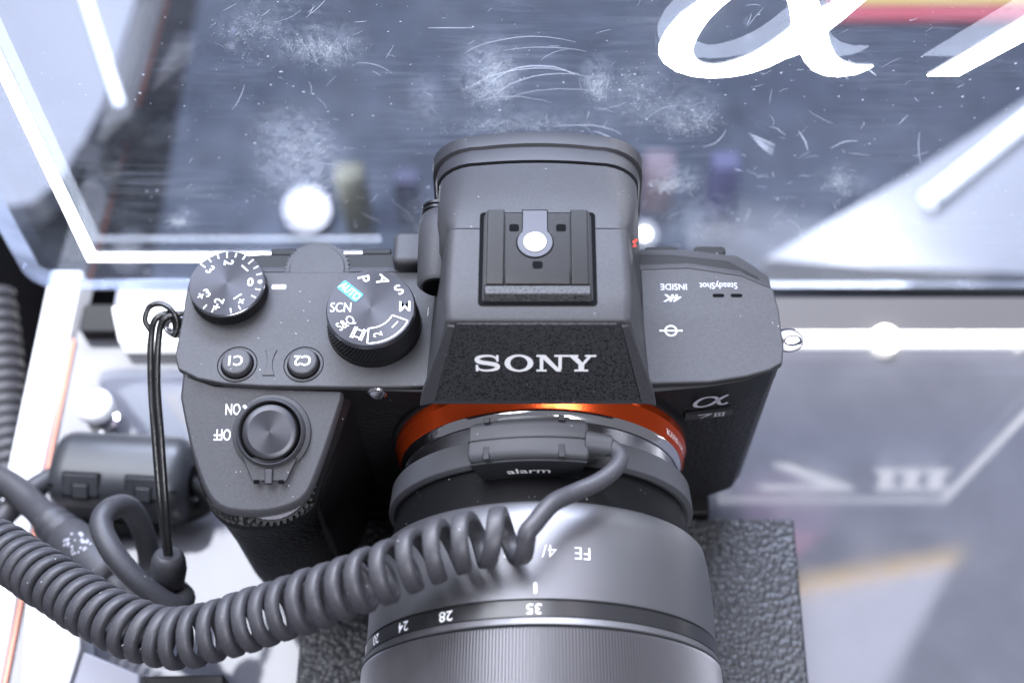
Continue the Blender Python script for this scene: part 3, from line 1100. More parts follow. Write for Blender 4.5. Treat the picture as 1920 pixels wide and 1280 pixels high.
# --- dials
def knurled(name, c, r_top, r_bot, z0, z1, teeth, parent, rows=1, depth=0.22):
    m = MB()
    N = teeth * 2
    rings = []
    zs = [z0 + (z1 - z0) * k / rows for k in range(rows + 1)]
    for k, z in enumerate(zs):
        q = k / rows
        r = r_bot + (r_top - r_bot) * q
        rings.append([(c[0] + (r - (depth if (i + k) % 2 else 0)) * math.cos(2 * math.pi * i / N),
                       c[1] + (r - (depth if (i + k) % 2 else 0)) * math.sin(2 * math.pi * i / N), z) for i in range(N)])
    m.loft(rings)
    return m.build(name, KNURL, parent, smooth=0)


mc = un(695, 577, 'z', 34.5)
md = knurled('mode_dial', mc, 9.2, 9.75, 28.3, 33.6, 74, CAM, rows=7, depth=0.32)
MB().lathe([(9.9, 27.0), (9.8, 28.3)], (mc.x, mc.y, 0), (0, 0, 1), 72).build('dial_base', BLACK, md)
MB().lathe([(9.25, 33.6), (9.2, 34.0), (8.9, 34.5)], (mc.x, mc.y, 0), (0, 0, 1), 96).build('dial_rim', STEEL, md, smooth=30)
MB().lathe([(8.95, -.05), (8.9, .06), (4, .02), (.02, -.02)], (mc.x, mc.y, 34.58), (0, 0, 1), 96).build('dial_top', DIALTOP, md, smooth=60)
mf = frame((mc.x, mc.y, 34.66), (1, 0, 0), (0, 1, 0))


def radial(fn, th, r):
    return sub(fn, r * math.cos(R(th)), r * math.sin(R(th)), R(th + 180))


m = MB()
for txt, th, r, h, wd in (('P', 105, 7.0, 2.4, 1.0), ('A', 71, 7.0, 2.4, 1.0), ('S', 37, 7.0, 2.4, 1.0), ('M', 2, 7.0, 2.4, 1.0), ('SCN', 180, 6.1, 2.2, .72),
                          ('S&Q', 217, 6.1, 2.0, .70), ('1', -38, 6.6, 1.8, .9), ('2', -74, 6.6, 1.8, .9)):
    text_to(m, txt, h, radial(mf, th, r), fat=0.012 if len(txt) == 1 else 0.003, wide=wd)
ff = radial(mf, -109, 6.5)
for s in (-1, 1):
    m.flat([rect2(-1.35, 1.35, s * .72 - .12, s * .72 + .12)], ff, .06)
    m.flat([rect2(s * .85 - .14, s * .85 + .14, -.6, .6)], ff, .06)
    for k in range(4):
        m.flat([rect2(-1.2 + k * .7, -.9 + k * .7, s * .98 - .12, s * .98 + .12)], ff, .06)
    m.flat([rect2(-1.35, 1.35, s * 1.22 - .09, s * 1.22 + .09)], ff, .06)
# outline round the two memory numbers
A0, A1 = R(-22), R(-91)
arc = [(8.4, A0 + (A1 - A0) * i / 16) for i in range(17)] + [(4.9, A1 + (A0 - A1) * i / 16) for i in range(17)]
pts = [(r * math.cos(a), r * math.sin(a)) for r, a in arc]
cx_ = sum(p[0] for p in pts) / len(pts)


def band2(mb, loop, wdt, fn, w):
    k = len(loop)
    vs = []
    for i in range(k):
        a, b = Vector(loop[i - 1]), Vector(loop[(i + 1) % k])
        d = (b - a).normalized()
        nrm = Vector((-d.y, d.x))
        p = Vector(loop[i])
        vs.append(fn(*(p + nrm * wdt / 2), w))
        vs.append(fn(*(p - nrm * wdt / 2), w))
    mb.add(vs, [(2 * i, 2 * i + 1, (2 * i + 3) % (2 * k), (2 * i + 2) % (2 * k)) for i in range(k)])


band2(m, pts, 0.3, mf, .06)
m.build('lettering', PRINT, md, smooth=0)
fa = radial(mf, 139, 5.9)
MB().flat([rrect(-2.75, 2.75, -1.25, 1.25, .45)], fa, .04).build('auto_patch', CYAN, md, smooth=0)
text_to(MB(), 'AUTO', 1.65, fa, fat=0.004, wide=.78, w=.07).build('auto_lettering', PRINT, md, smooth=0)

ec = un(425, 531, 'z', 31.2)
ev = knurled('exposure_dial', ec, 8.05, 8.15, 27.6, 30.6, 90, CAM, rows=1, depth=0.22)
MB().lathe([(7.6, 26.2), (7.6, 27.7)], (ec.x, ec.y, 0), (0, 0, 1), 64).build('dial_base', SEAM, ev)
MB().lathe([(8.0, 30.6), (7.9, 31.1), (7.75, 31.2)], (ec.x, ec.y, 0), (0, 0, 1), 96).build('dial_rim', STEEL, ev, smooth=30)
MB().lathe([(7.8, -.05), (7.75, .06), (4, .02), (.02, -.02)], (ec.x, ec.y, 31.28), (0, 0, 1), 96).build('dial_top', DIALTOP, ev, smooth=60)
ef = frame((ec.x, ec.y, 31.36), (1, 0, 0), (0, 1, 0))
m = MB()
for txt, th in (('0', 2), ('1', 46), ('2', 91), ('3', 139), ('+3', -147), ('+2', -103), ('+1', -51)):
    text_to(m, txt, 2.0, radial(ef, th, 5.0 if len(txt) == 1 else 5.3), fat=0.012, wide=.95)
for i in range(-9, 10):
    if i == 0:
        m.flat([ell(7.0, .25, .45, .45, 16)], ef, .06)
        continue
    th = 2 + i * 15.6
    L = .55 if i % 3 else .75
    if i < 0 and i % 3 == 0:
        continue
    m.flat([rect2(-L, L, -.13, .13)], radial(ef, th, 6.95), .06)
m.build('lettering', PRINT, ev, smooth=0)

rc = (-47.0, 33.6)
rd = knurled('rear_control_dial', rc, 7.1, 7.1, 21.5, 26.4, 40, CAM, rows=1, depth=0.5)
MB().lathe([(6.0, 26.4), (5.8, 26.65)], (rc[0], rc[1], 0), (0, 0, 1), 48).build('dial_top', PAINT, rd)

# --- viewfinder hump


def hsec(y, hb, ht, zt, zb, r, arch, slant=0.0, xo=0.0):
    P = []
    nn = 7
    P.append((hb, zb))
    P.append((hb + (ht - hb) * .5, zb + (zt - r - zb) * .5))
    for k in range(nn + 1):
        a = R(90 * k / nn)
        P.append((ht - r + r * math.cos(a), zt - arch - r + r * math.sin(a)))
    for q in (.85, .7, .5, .25, 0, -.25, -.5, -.7, -.85):
        P.append((q * (ht - r), zt - arch * abs(q) ** 2.0))
    for k in range(nn + 1):
        a = R(90 + 90 * k / nn)
        P.append((-ht + r + r * math.cos(a), zt - arch - r + r * math.sin(a)))
    P.append((-hb - (ht - hb) * .5, zb + (zt - r - zb) * .5))
    P.append((-hb, zb))
    return [(xo + x, y + slant * (z - zt), z) for x, z in P]


HX = 0.6
SLF = 5.6 / 20.5
MB().loft([hsec(3.9, 22.6, 16.8, 55.6, 33.2, 1.6, 0, SLF, HX), hsec(4.5, 23.0, 17.3, 55.9, 33.0, 1.8, 0, SLF, HX), hsec(10, 23.0, 17.8, 56, 26.3, 2.0, 0, .12, HX), hsec(24.2, 22.2, 17.6, 56, 26.3, 2.2, 0, 0, HX)]).build('viewfinder_housing', PAINT, CAM, bevel=0.35, smooth=40)
MB().loft([hsec(24.3, 22.0, 17.4, 55.9, 26.3, 2.4, .0, 0, HX), hsec(27, 22.2, 18.6, 55.8, 26, 3.5, .2, 0, HX), hsec(34, 22.2, 20.2, 54.2, 24, 6.5, .6, 0, HX),
           hsec(44.0, 21.6, 20.8, 50.3, 22, 9, .9, 0, HX)]).build('viewfinder_rear', PAINT, CAM, smooth=40)
MB().loft([hsec(43.6, 21.0, 20.2, 49.6, 20, 9, .9, 0, HX), hsec(45.2, 21.0, 20.2, 49.3, 20, 9, .9, 0, HX)]).build('eyecup_gap', SEAM, CAM, smooth=40)
ey = MB().loft([hsec(45.0, 21.9, 21.2, 50.0, 18, 9, .9, 0, HX), hsec(46.5, 22.2, 21.6, 49.9, 16, 9.5, 1.0, 0, HX), hsec(49.2, 22.0, 21.5, 49.0, 15, 10, 1.1, 0, HX), hsec(49.6, 23.0, 22.4, 49.6, 14, 10.5, 1.2, 0, HX),
                hsec(52.6, 23.2, 22.6, 49.3, 13, 10.5, 1.2, 0, HX), hsec(53.4, 22.6, 22.0, 48.6, 14, 10.5, 1.2, 0, HX)])
ey.build('eyecup', EYECUP, CAM, smooth=40)

# speckled front face with logo
zb, zt_ = 34.6, 55.2


def fy(z): return 3.9 + SLF * (z - 55.6)


ff = frame((HX, fy(45) - 0.0, 45), (1, 0, 0), Vector((0, SLF, 1)))
k_ = math.sqrt(1 + SLF * SLF)
face = [(-20.6, (zb - 45) * k_), (20.2, (zb - 45) * k_), (15.6, (zt_ - 1.2 - 45) * k_), (14.6, (zt_ - 45) * k_), (-15.0, (zt_ - 45) * k_), (-16.0, (zt_ - 1.2 - 45) * k_)]
m = MB()
m.loft([[ff(x, y, -.4) for x, y in face], [ff(x, y, .35) for x, y in face]])
m.build('logo_plate', SPECKLE, CAM, bevel=0.3)
for s_ in (-1, 1):
    lp_ = [(s_ * 20.3, (zb - .2 - 45) * k_), (s_ * 23.4, (zb - 1.8 - 45) * k_), (s_ * 22.6, (zb + 2 - 45) * k_), (s_ * 16.9, (zt_ - .6 - 45) * k_), (s_ * 15.4, (zt_ - .4 - 45) * k_)]
    m = MB()
    m.loft([[ff(x, y, -1.5) for x, y in lp_], [ff(x, y, .15 if i in (1, 2, 3) else .75) for i, (x, y) in enumerate(lp_)]])
    m.build('front_leg', PAINT, CAM, bevel=0.25)
# logo: wide slab serif capitals, drawn as outlines one unit high


def stroke(pts, wid, fn, mb, w):
    k = len(pts)
    vs = []
    for i, (x, y) in enumerate(pts):
        a, b = pts[max(i - 1, 0)], pts[min(i + 1, k - 1)]
        d = Vector((b[0] - a[0], b[1] - a[1])).normalized()
        q = wid[i] if isinstance(wid, list) else wid
        vs += [fn(x - d.y * q / 2, y + d.x * q / 2, w), fn(x + d.y * q / 2, y - d.x * q / 2, w)]
    mb.add(vs, [(2 * i, 2 * i + 1, 2 * i + 3, 2 * i + 2) for i in range(k - 1)])


LH = 4.6
lg = MB()
lx0 = -12.1


def lfn(off):
    return lambda x, y, w: ff(lx0 + (off + x) * 3.93, 0.1 + (y - .5) * LH, w)


W_ = .42
S_ = lfn(0)
spts = [(1.10, .70), (.98, .86), (.80, .93), (.62, .945), (.42, .92), (.22, .85), (.13, .74), (.17, .63), (.32, .56), (.62, .50), (.92, .44), (1.07, .37), (1.11, .26), (1.02, .15), (.82, .08), (.62, .055), (.40, .07), (.22, .14), (.12, .30)]
swid = [.08, .10, .12, .12, .14, .19, .24, .25, .25, .24, .25, .25, .24, .19, .14, .12, .12, .10, .08]
c_ = catmull([(x, y, 0) for x, y in spts], 4)
wv = []
for i in range(len(c_)):
    q = i / 4
    j = min(int(q), len(swid) - 2)
    wv.append(swid[j] + (swid[j + 1] - swid[j]) * (q - j))
stroke([(p.x, p.y) for p in c_], wv, S_, lg, W_)
lg.flat([rect2(1.05, 1.17, .60, .99)], S_, W_ + .01)
lg.flat([rect2(.05, .17, .01, .40)], S_, W_ + .01)
O_ = lfn(1.45)
lg.flat([ell(.70, .5, .70, .52, 48), ell(.70, .5, .42, .40, 48)], O_, W_)
N_ = lfn(3.0)
lg.flat([rect2(.16, .33, .1, .9)], N_, W_)
lg.flat([rect2(1.06, 1.23, .1, .9)], N_, W_)
lg.flat([rect2(0, .50, 0, .12)], N_, W_ + .01)
lg.flat([rect2(0, .40, .88, 1)], N_, W_ + .01)
lg.flat([rect2(.86, 1.42, .88, 1)], N_, W_ + .01)
lg.flat([[(.10, .995), (.44, .995), (1.23, 0), (.98, 0)]], N_, W_ + .02)
Y_ = lfn(4.42)
lg.flat([rect2(.62, .90, .1, .5)], Y_, W_)
lg.flat([rect2(.42, 1.10, 0, .12)], Y_, W_ + .01)
lg.flat([rect2(.0, .60, .88, 1)], Y_, W_ + .01)
lg.flat([rect2(.92, 1.46, .88, 1)], Y_, W_ + .01)
lg.flat([[(.10, .99), (.46, .99), (.90, .42), (.62, .42)]], Y_, W_ + .02)
lg.flat([[(1.12, .99), (1.30, .99), (.90, .42), (.72, .42)]], Y_, W_ + .03)
lg.build('brand_lettering', PRINT, CAM, smooth=0, fix=False)

# --- hot shoe
SZ = 56.0
hs = MB().prism(rrect(HX - 11.2, HX + 11.0, 6.9, 27.8, .8), SZ - 1, SZ + .12).build('hot_shoe', SEAM, CAM)
MB().prism(rrect(HX - 10.4, HX + 10.2, 7.7, 27.2, .6), SZ - .5, SZ + .25).build('surround', BLACK, hs)
MB().box(HX - 9.9, HX + 9.7, 10.6, 27.4, SZ + .2, SZ + .45).build('floor_plate', SHOE, hs)
for s in (-1, 1):
    xs = sorted((HX - .1 + s * 6.3, HX - .1 + s * 9.6))
    MB().box(xs[0], xs[1], 10.6, 27.5, SZ + 1.1, SZ + 1.6).build('rail', SHOE, hs, bevel=0.25)
    xs = sorted((HX - .1 + s * 9.0, HX - .1 + s * 9.9))
    MB().box(xs[0], xs[1], 10.7, 27.4, SZ + .3, SZ + 1.15).build('rail_wall', SHOE, hs)
MB().box(HX - 6.2, HX + 6.0, 10.7, 13.9, SZ + 1.1, SZ + 1.55).build('front_bridge', SHOE, hs, bevel=0.2)
m = MB()
m.loft([[(HX - 10.2, 7.6, SZ + .1), (HX + 10, 7.6, SZ + .1), (HX + 10, 10.4, SZ + .1), (HX - 10.2, 10.4, SZ + .1)],
        [(HX - 9.9, 8.6, SZ + 1.6), (HX + 9.7, 8.6, SZ + 1.6), (HX + 9.7, 10.4, SZ + 1.6), (HX - 9.9, 10.4, SZ + 1.6)]])
m.build('front_stop', SPECKLE, hs, bevel=0.2)
key = [(-2.3, 7.2), (-2.3, 2.9)] + [(3.35 * math.cos(R(a)), 3.35 * math.sin(R(a))) for a in range(135, 406, 15)] + [(2.3, 2.9), (2.3, 7.2)]
MB().prism([(HX - .6 + x, 20.6 + y) for x, y in key], SZ + .4, SZ + .75).build('contact_spring', CONTACT, hs)
MB().prism([(HX - .6 + x * 1.08, 20.6 + y * 1.05) for x, y in key], SZ + .4, SZ + .5).build('contact_gap', SEAM, hs)
MB().lathe([(2.15, SZ + .7), (2.1, SZ + 1.0), (.02, SZ + 1.05)], (HX - .6, 20.5, 0), (0, 0, 1), 40).build('centre_contact', PIN, hs, smooth=50)
for x, y in ((-4.6, 24.0), (4.4, 24.0), (-.1, 15.6)):
    MB().prism(rrect(HX + x - .95, HX + x + .95, y - .8, y + .8, .45), SZ + .42, SZ + .52).build('screw_hole', SEAM, hs)
MB().flat([[(0, 0), (1.2, .6), (.7, 1.2), (1.6, 2.2), (1.1, 2.4), (.1, 1.3), (.6, .8)]], frame((HX + 17.9, 21.3, 53.6), (.75, 0, -.6), (0, 1, 0)), 0.35).build('red_mark', RED, CAM, smooth=0)

# --- dioptre wheel housing and inner shoulder, left of the viewfinder
m = MB()
dr = []
for y, r_, z in ((21.6, 3.6, 38.6), (22.4, 4.3, 38.4), (36, 4.6, 38.0), (39, 4.0, 37.6), (41, 2.6, 37.0)):
    dr.append([(-19.6 + r_ * 1.02 * math.cos(2 * math.pi * i / 28), y, z + r_ * math.sin(2 * math.pi * i / 28)) for i in range(28)])
m.loft(dr).build('dioptre_housing', PAINT, CAM, smooth=45)
m = MB()
m.loft([[(-19.6 + 3.3 * math.cos(2 * math.pi * i / 28), 21.5, 38.6 + 3.3 * math.sin(2 * math.pi * i / 28)) for i in range(28)],
        [(-19.6 + 3.2 * math.cos(2 * math.pi * i / 28), 21.3, 38.6 + 3.2 * math.sin(2 * math.pi * i / 28)) for i in range(28)]]).build('hollow_disc', SEAM, CAM)  # black disc standing in for the shade in the front hollow
for y in (39.5, 40.6, 41.7):
    MB().lathe([(3.2, -.3), (3.2, .3)], (-20.6, y, 37.2), (0, 1, 0), 24).build('dioptre_ridge', KNURL, CAM)
MB().prism(rrect(-30.5, -22.0, 32.9, 41.0, 1.6), 22, 30.2).build('inner_shoulder', PAINT, CAM, bevel=1.4, seg=4)
P = un(823, 577, 'z', 33)
MB().flat([[(-.3, -.9), (.25, -.9), (.6, .9), (.1, .9)]], frame((-21.7, 19.0, 33.0), (.35, 0, .94), (0, 1, 0)), .35).build('dial_index', PRINT, CAM, smooth=0)

# --- right top plate print
m = MB()
tp = frame((0, 0, ZP), (-1, 0, 0), (0, -1, 0))


def tpl(px, py):
    P = un(px, py, 'z', ZP)
    return sub(tp, -P.x, -P.y)


text_to(m, 'SteadyShot', 1.5, tpl(1347, 536), fat=.004, wide=.83)
text_to(m, 'INSIDE', 1.5, tpl(1263, 538), fat=.008, wide=.90)
m.build('stabiliser_lettering', DIMPRINT, CAM, smooth=0)
m = MB()
text_to(m, '4K', 1.8, tpl(1260, 559), fat=.03, wide=1.25, shear=.25)
m.build('resolution_lettering', DIMPRINT, CAM, smooth=0)
m = MB()
f_ = tpl(1258, 620)
m.flat([ell(0, 0, 1.35, 1.35, 32), ell(0, 0, 1.0, 1.0, 32)], f_, .05)
m.flat([rect2(-2.4, 2.4, -.17, .17)], f_, .07)
m.build('sensor_plane_mark', PRINT, CAM, smooth=0)
for px in (1347, 1381):
    P = un(px, 554, 'z', ZP)
    MB().flat([rrect(P.x - 1.25, P.x + 1.25, P.y - .45, P.y + .45, .42)], lambda x, y, w: Vector((x, y, w)), ZP + .04).build('microphone_slot', SEAM, CAM, smooth=0)

# --- front badge and lamp
bf = frame(un(1331, 750, 'y', 5.0), (1, 0.13, 0), (0, 0, 1))
alp = [(1.0 * math.cos(R(a)) * 2.0 - .6, 1.0 * math.sin(R(a)) * 1.9) for a in range(0, 360, 12)]
m = MB()
aw = [(3.6, 2.4), (2.6, 1.6), (1.4, 0.0), (.2, -1.5), (-1.4, -2.1), (-2.9, -1.5), (-3.1, 0.1), (-2.0, 1.9), (-.2, 2.3), (1.1, 1.6), (1.7, -.2), (2.2, -1.6), (3.1, -2.0), (3.9, -1.5)]
ap = catmull([(x, y, 0) for x, y in aw], 5)
stroke([(p.x, p.y * .95) for p in ap], [.55 + .35 * abs(math.sin(i * .16)) for i in range(len(ap))], bf, m, .35)
m.build('alpha_badge', DIMPRINT, CAM, smooth=0, fix=False)
bq = frame(un(1329, 777, 'y', 5.0), (1, 0.13, 0), (0, 0, 1))
bd = MB()
bd.loft([[bq(x, y, -.5) for x, y in rect2(-5.2, 5.2, -1.35, 1.35)], [bq(x, y, .12) for x, y in rect2(-5.2, 5.2, -1.35, 1.35)]])
bd = bd.build('model_badge', LENSBLACK, CAM)
m = MB()
m.flat([[(-2.4, .9), (0.6, .9), (.6, .55), (-1.4, -.9), (-1.9, -.9), (-.3, .5), (-2.4, .5)]], bq, .2)
for k in range(3):
    x = 1.0 + k * .85
    m.flat([rect2(x + .22, x + .62, -.7, .8)], bq, .2)
    m.flat([rect2(x, x + .82, .62, .9)], bq, .22)
    m.flat([rect2(x, x + .82, -.9, -.62)], bq, .22)
m.build('badge_lettering', DIMPRINT, bd, smooth=0)
P = un(707, 738, 'y', 4.6)
MB().lathe([(2.2, 0), (2.1, .3), (1.5, .55), (.02, .7)], P, (0, -1, .15), 32).build('focus_lamp', CHROME, CAM, smooth=60)

# --- strap lugs
for x, y, s in ((51.6, 21, 1), (-74.2, 24.5, -1)):
    lug = MB()
    lo = [(math.cos(a) * 3.4 + 3.4 * s, math.sin(a) * 2.5) for a in [2 * math.pi * i / 32 for i in range(32)]]
    li = [(math.cos(a) * 1.5 + 4.3 * s, math.sin(a) * .9) for a in [2 * math.pi * i / 32 for i in range(32)]]
    rr_ = []
    lf = frame((x, y, 17.5), (1, 0, 0), (0, .75, .66))
    for lp, w in ((lo, -1.3), (lo, 1.3), (li, 1.3), (li, -1.3)):
        rr_.append([lf(a, b, w) for a, b in lp])
    lug.loft(rr_, caps=False, close=True)
    lo_ = lug.build('strap_lug', STEEL, CAM, bevel=0.6)
    MB().lathe([(2.0, -1.0), (2.0, 1.2), (1.4, 2.2)], (x, y, 17.5), (s, 0, 0), 24).build('lug_base', STEEL, lo_)

# --- lens mount ring on the body
LX = 1.3
AX = (0, -1, 0)
mr = MB().lathe([(32.0, -4), (32.0, -1.4), (31.6, -1.0), (30.95, 1.9), (30.7, 2.1), (29.0, 2.1)], (LX, 0, 0), AX, 160).build('mount_ring', ORANGE, CAM, smooth=40)
MB().lathe([(30.75, 2.1), (30.7, 2.9), (29.9, 3.9), (28.0, 3.9)], (LX, 0, 0), AX, 160).build('mount_lip', CHROME, mr, smooth=40)
MB().lathe([(32.6, -6), (32.6, -3.2), (31.8, -2.9)], (LX, 0, 0), AX, 128).build('mount_recess', BLACK, mr, smooth=40)


def on_cyl(r, phi0, y0):                         # lettering read from behind: right = -x, up = -y
    def fn(x, y, w=0.0):
        ph = phi0 - x / r
        return Vector((LX + (r + w) * math.sin(ph), y0 - y, (r + w) * math.cos(ph)))
    return fn


text_to(MB(), 'FULL FRAME CMOS SENSOR', 1.6, on_cyl(31.35, R(77), -.4), fat=.01, wide=.8).build('ring_lettering', PRINT, mr, smooth=0)

# ================================================================== ZOOM LENS
LE = thing('zoom_lens', (LX, -45, -37.5), 'grey metal wide zoom lens with ribbed ring mounted on camera', 'lens')
MB().lathe([(29.6, 4.0), (29.5, 10.0)], (LX, 0, 0), AX, 128).build('mount_collar', STEEL, LE, smooth=40)
MB().lathe([(30.2, 10.0), (30.8, 14.0), (31.2, 16.5), (32.4, 22.8)], (LX, 0, 0), AX, 128).build('rear_seal', LENSDUST, LE, smooth=40)
MB().lathe([(30, 22.6), (33.7, 22.8), (34.4, 23.6), (35.0, 27.0), (35.5, 33.0), (35.6, 42.3), (35.3, 42.5), (30, 42.5)], (LX, 0, 0), AX, 200).build('barrel', BARREL, LE, smooth=40)
MB().lathe([(35.15, 42.3), (35.15, 42.8), (35.75, 42.9), (35.9, 45.7), (35.5, 45.8)], (LX, 0, 0), AX, 200).build('focal_scale', LENSBLACK, LE, smooth=30)
MB().lathe([(35.6, 45.7), (36.0, 46.0), (36.25, 47.1), (36.0, 47.3)], (LX, 0, 0), AX, 200).build('polished_band', BARREL, LE, smooth=30)
MB().lathe([(35.9, 47.2), (35.9, 47.8)], (LX, 0, 0), AX, 200).build('ring_gap', SEAM, LE)
m = MB()
NR = 370
zr = []
for y, add in ((47.6, -.25), (47.8, 0), (72, .7), (72.2, .4)):
    ring = []
    for i in range(NR * 4):
        a = 2 * math.pi * i / (NR * 4)
        r_ = 36.35 + add + (0.0 if i % 4 in (0, 1) else -.5)
        ring.append((LX + r_ * math.sin(a), -y, r_ * math.cos(a)))
    zr.append(ring)
m.loft(zr).build('zoom_ring', RIBS, LE, smooth=0)
MB().lathe([(36.6, 72.2), (37.0, 73), (37.4, 84), (39, 92), (39, 99), (37, 99.5), (33, 97)], (LX, 0, 0), AX, 128).build('front_barrel', BARREL, LE, smooth=35)
m = MB()
P = un(1092, 1033, 'z', 35.6)
text_to(m, 'FE', 2.3, on_cyl(35.6, math.asin((P.x - LX) / 35.6), -33.6), fat=-.012, wide=1.0, w=.06)
P = un(1030, 1031, 'z', 35.6)
text_to(m, '4/', 2.3, on_cyl(35.6, math.asin((P.x - LX) / 35.6), -33.4), fat=-.012, wide=1.05, w=.06)
P = un(962, 1030, 'z', 35.6)
text_to(m, '16-35', 2.3, on_cyl(35.6, math.asin((P.x - LX) / 35.6), -33.4), fat=-.012, wide=1.05, w=.06)
m.build('lens_lettering', PRINT, LE, smooth=0)
MB().flat([rrect(-.32, .32, -1.05, 1.05, .25)], on_cyl(35.6, R(-2), -40.4), .06).build('index_mark', PRINT, LE, smooth=0)
m = MB()
for txt, px, py in (('35', 1001, 1135), ('28', 849, 1143), ('24', 770, 1160), ('20', 713, 1184)):
    x = (px - 1015) / 9.45
    text_to(m, txt, 1.85, on_cyl(35.85, math.asin(max(-.97, x / 35.8)), -44.35), fat=.006, wide=1.15, w=.07)
text_to(m, '16', 1.85, on_cyl(35.85, R(-76), -44.35), fat=.006, wide=1.15, w=.07)
m.build('scale_numbers', PRINT, LE, smooth=0)

# ================================================================== ALARM CLAMP
AL = thing('alarm_sensor', (LX, -11, -33), 'grey plastic alarm sensor clamped round the lens base', 'alarm sensor')


def arcband(prof, a0, a1, nn, name, material, parent, bevel=0.3):
    rings = []
    for i in range(nn + 1):
        a = R(a0 + (a1 - a0) * i / nn)
        q = 1.0
        e = min(i, nn - i) / nn * 2
        rings.append([(LX + r * math.sin(a), -h, r * math.cos(a)) for r, h in prof])
    return MB().loft(rings).build(name, material, parent, bevel=bevel, smooth=40)


arcband([(30.0, 8.2), (32.2, 8.2), (32.7, 13.6), (31.6, 14.2), (30.4, 13.8)], -104, 104, 60, 'clamp_band', CLAMP, AL)
# housing, curved with the band
hp = [(30.2, 7.3), (37.6, 7.5), (39.0, 8.3), (39.6, 14.6), (38.9, 15.9), (30.2, 16.4)]
hb = arcband(hp, -21.5, 13.6, 18, 'housing', CLAMP, AL, bevel=0.9)
arcband([(30.0, 16.2), (38.3, 16.0), (38.2, 16.5), (30.2, 16.9)], -21.2, 13.2, 18, 'front_cover', CLAMPDARK, AL, bevel=0.3)
for a in (-15.5, 5.5):
    for h0, h1 in ((7.4, 8.6), (13.6, 16.2)):
        arcband([(39.0, h0), (39.66, h0), (39.66, h1), (39.0, h1)], a - .9, a + .9, 3, 'latch_slot', CLAMPDARK, AL, bevel=0.15)
arcband([(39.1, 11.9), (39.62, 11.9), (39.62, 12.1), (39.1, 12.1)], -21, 13, 16, 'housing_seam', CLAMPDARK, AL, bevel=0)


def afn(x, y, w=0.0):
    ph = R(-4.2) + x / 35.3
    r = 34.4 + y
    return Vector((LX + r * math.sin(ph), -16.62 - w, r * math.cos(ph)))


vs_, fs_ = glyphs('alarm', .004, 0)
text_to(MB(), 'alarm', 2.15, afn, fat=.012, wide=1.3, w=.25).build('alarm_lettering', PRINT, AL, smooth=0)
bo = Vector((9.4, -12.2, 37.2))
MB().tube([bo, bo + Vector((2.2, -.2, -.2)), bo + Vector((5.2, -.6, -.6))], lambda t: 2.3 - .25 * t, 24).build('cable_boot', CLAMP, AL, bevel=0.4)

# ================================================================== COILED CORD
CC = thing('coiled_cord', (-60, -30, TZ), 'thick grey coiled security cord running from lens to lower left', 'cord')
RW, RT = 1.72, 1.1                              # half width along the axis, half thickness


def P3(px, py, z): return un(px, py, 'z', z)


axis_px = [(985, 1000, 41.6), (930, 1007, 41.8), (880, 1013, 41.6), (800, 1040, 40), (720, 1074, 37), (640, 1104, 33), (560, 1132, 29), (480, 1158, 25), (400, 1183, 22),
           (330, 1196, 19), (260, 1182, 17), (190, 1150, 14), (110, 1100, 10), (20, 1042, 5), (-80, 985, 0), (-180, 930, -5)]
ax = catmull([P3(*p) for p in axis_px], 24)
Lc = [0]
for i in range(1, len(ax)):
    Lc.append(Lc[-1] + (ax[i] - ax[i - 1]).length)


def at_len(s):
    s = max(0, min(Lc[-1] - 1e-6, s))
    lo, hi = 0, len(Lc) - 1
    while hi - lo > 1:
        md_ = (lo + hi) // 2
        if Lc[md_] <= s: lo = md_
        else: hi = md_
    t = (s - Lc[lo]) / (Lc[hi] - Lc[lo])
    return ax[lo].lerp(ax[hi], t), (ax[min(hi + 1, len(ax) - 1)] - ax[max(lo - 1, 0)]).normalized()


coil = []
s, ph = 0.0, 0.0
STEP = 22
up = Vector((0, -0.35, 1))
cr_rings = []
NS = 12
while s < Lc[-1] - 1:
    p, tdir = at_len(s)
    q = s / Lc[-1]
    pitch = (5.7 - 1.75 * min(1, q / .32) - .35 * min(1, max(0, (q - .32) / .3)) - .8 * min(1, max(0, (q - .62) / .3))) * (1 + .06 * math.sin(s * .31) + .05 * math.sin(s * .83 + 1))
    Rr = 4.35 + .55 * min(1, q / .3) + .10 * math.sin(s * .47)
    b1 = (up - tdir * up.dot(tdir)).normalized()
    b2 = b1.cross(tdir)
    rad = b1 * math.cos(ph) + b2 * math.sin(ph)
    c = p + rad * Rr
    tang = ((-b1 * math.sin(ph) + b2 * math.cos(ph)) * Rr + tdir * pitch / (2 * math.pi)).normalized()
    wid = tang.cross(rad).normalized()
    cr_rings.append([c + wid * (1.66 - .28 * min(1, q / .3) - .18 * q) * math.copysign(abs(math.cos(a)) ** .62, math.cos(a)) + rad * RT * math.copysign(abs(math.sin(a)) ** .62, math.sin(a)) for a in [2 * math.pi * j / NS for j in range(NS)]])
    coil.append(c)

    ph += 2 * math.pi / STEP
    s += pitch / STEP
MB().loft(cr_rings).build('coil', CORD, CC, smooth=60)
st = coil[0]
tail = [st + Vector((-.3, -1.5, -1.5)), st, st + Vector((1.2, 1.6, .1)), P3(1035, 944, 44.5), P3(1075, 924, 41.5), P3(1120, 904, 40.0), P3(1152, 880, 38.8), P3(1162, 858, 37.6), P3(1152, 842, 36.8), bo + Vector((4.6, -.5, -.5))]
MB().tube(catmull(tail, 8), lambda t: 1.75 - .15 * t, 16).build('lead', CORD, CC, smooth=60)

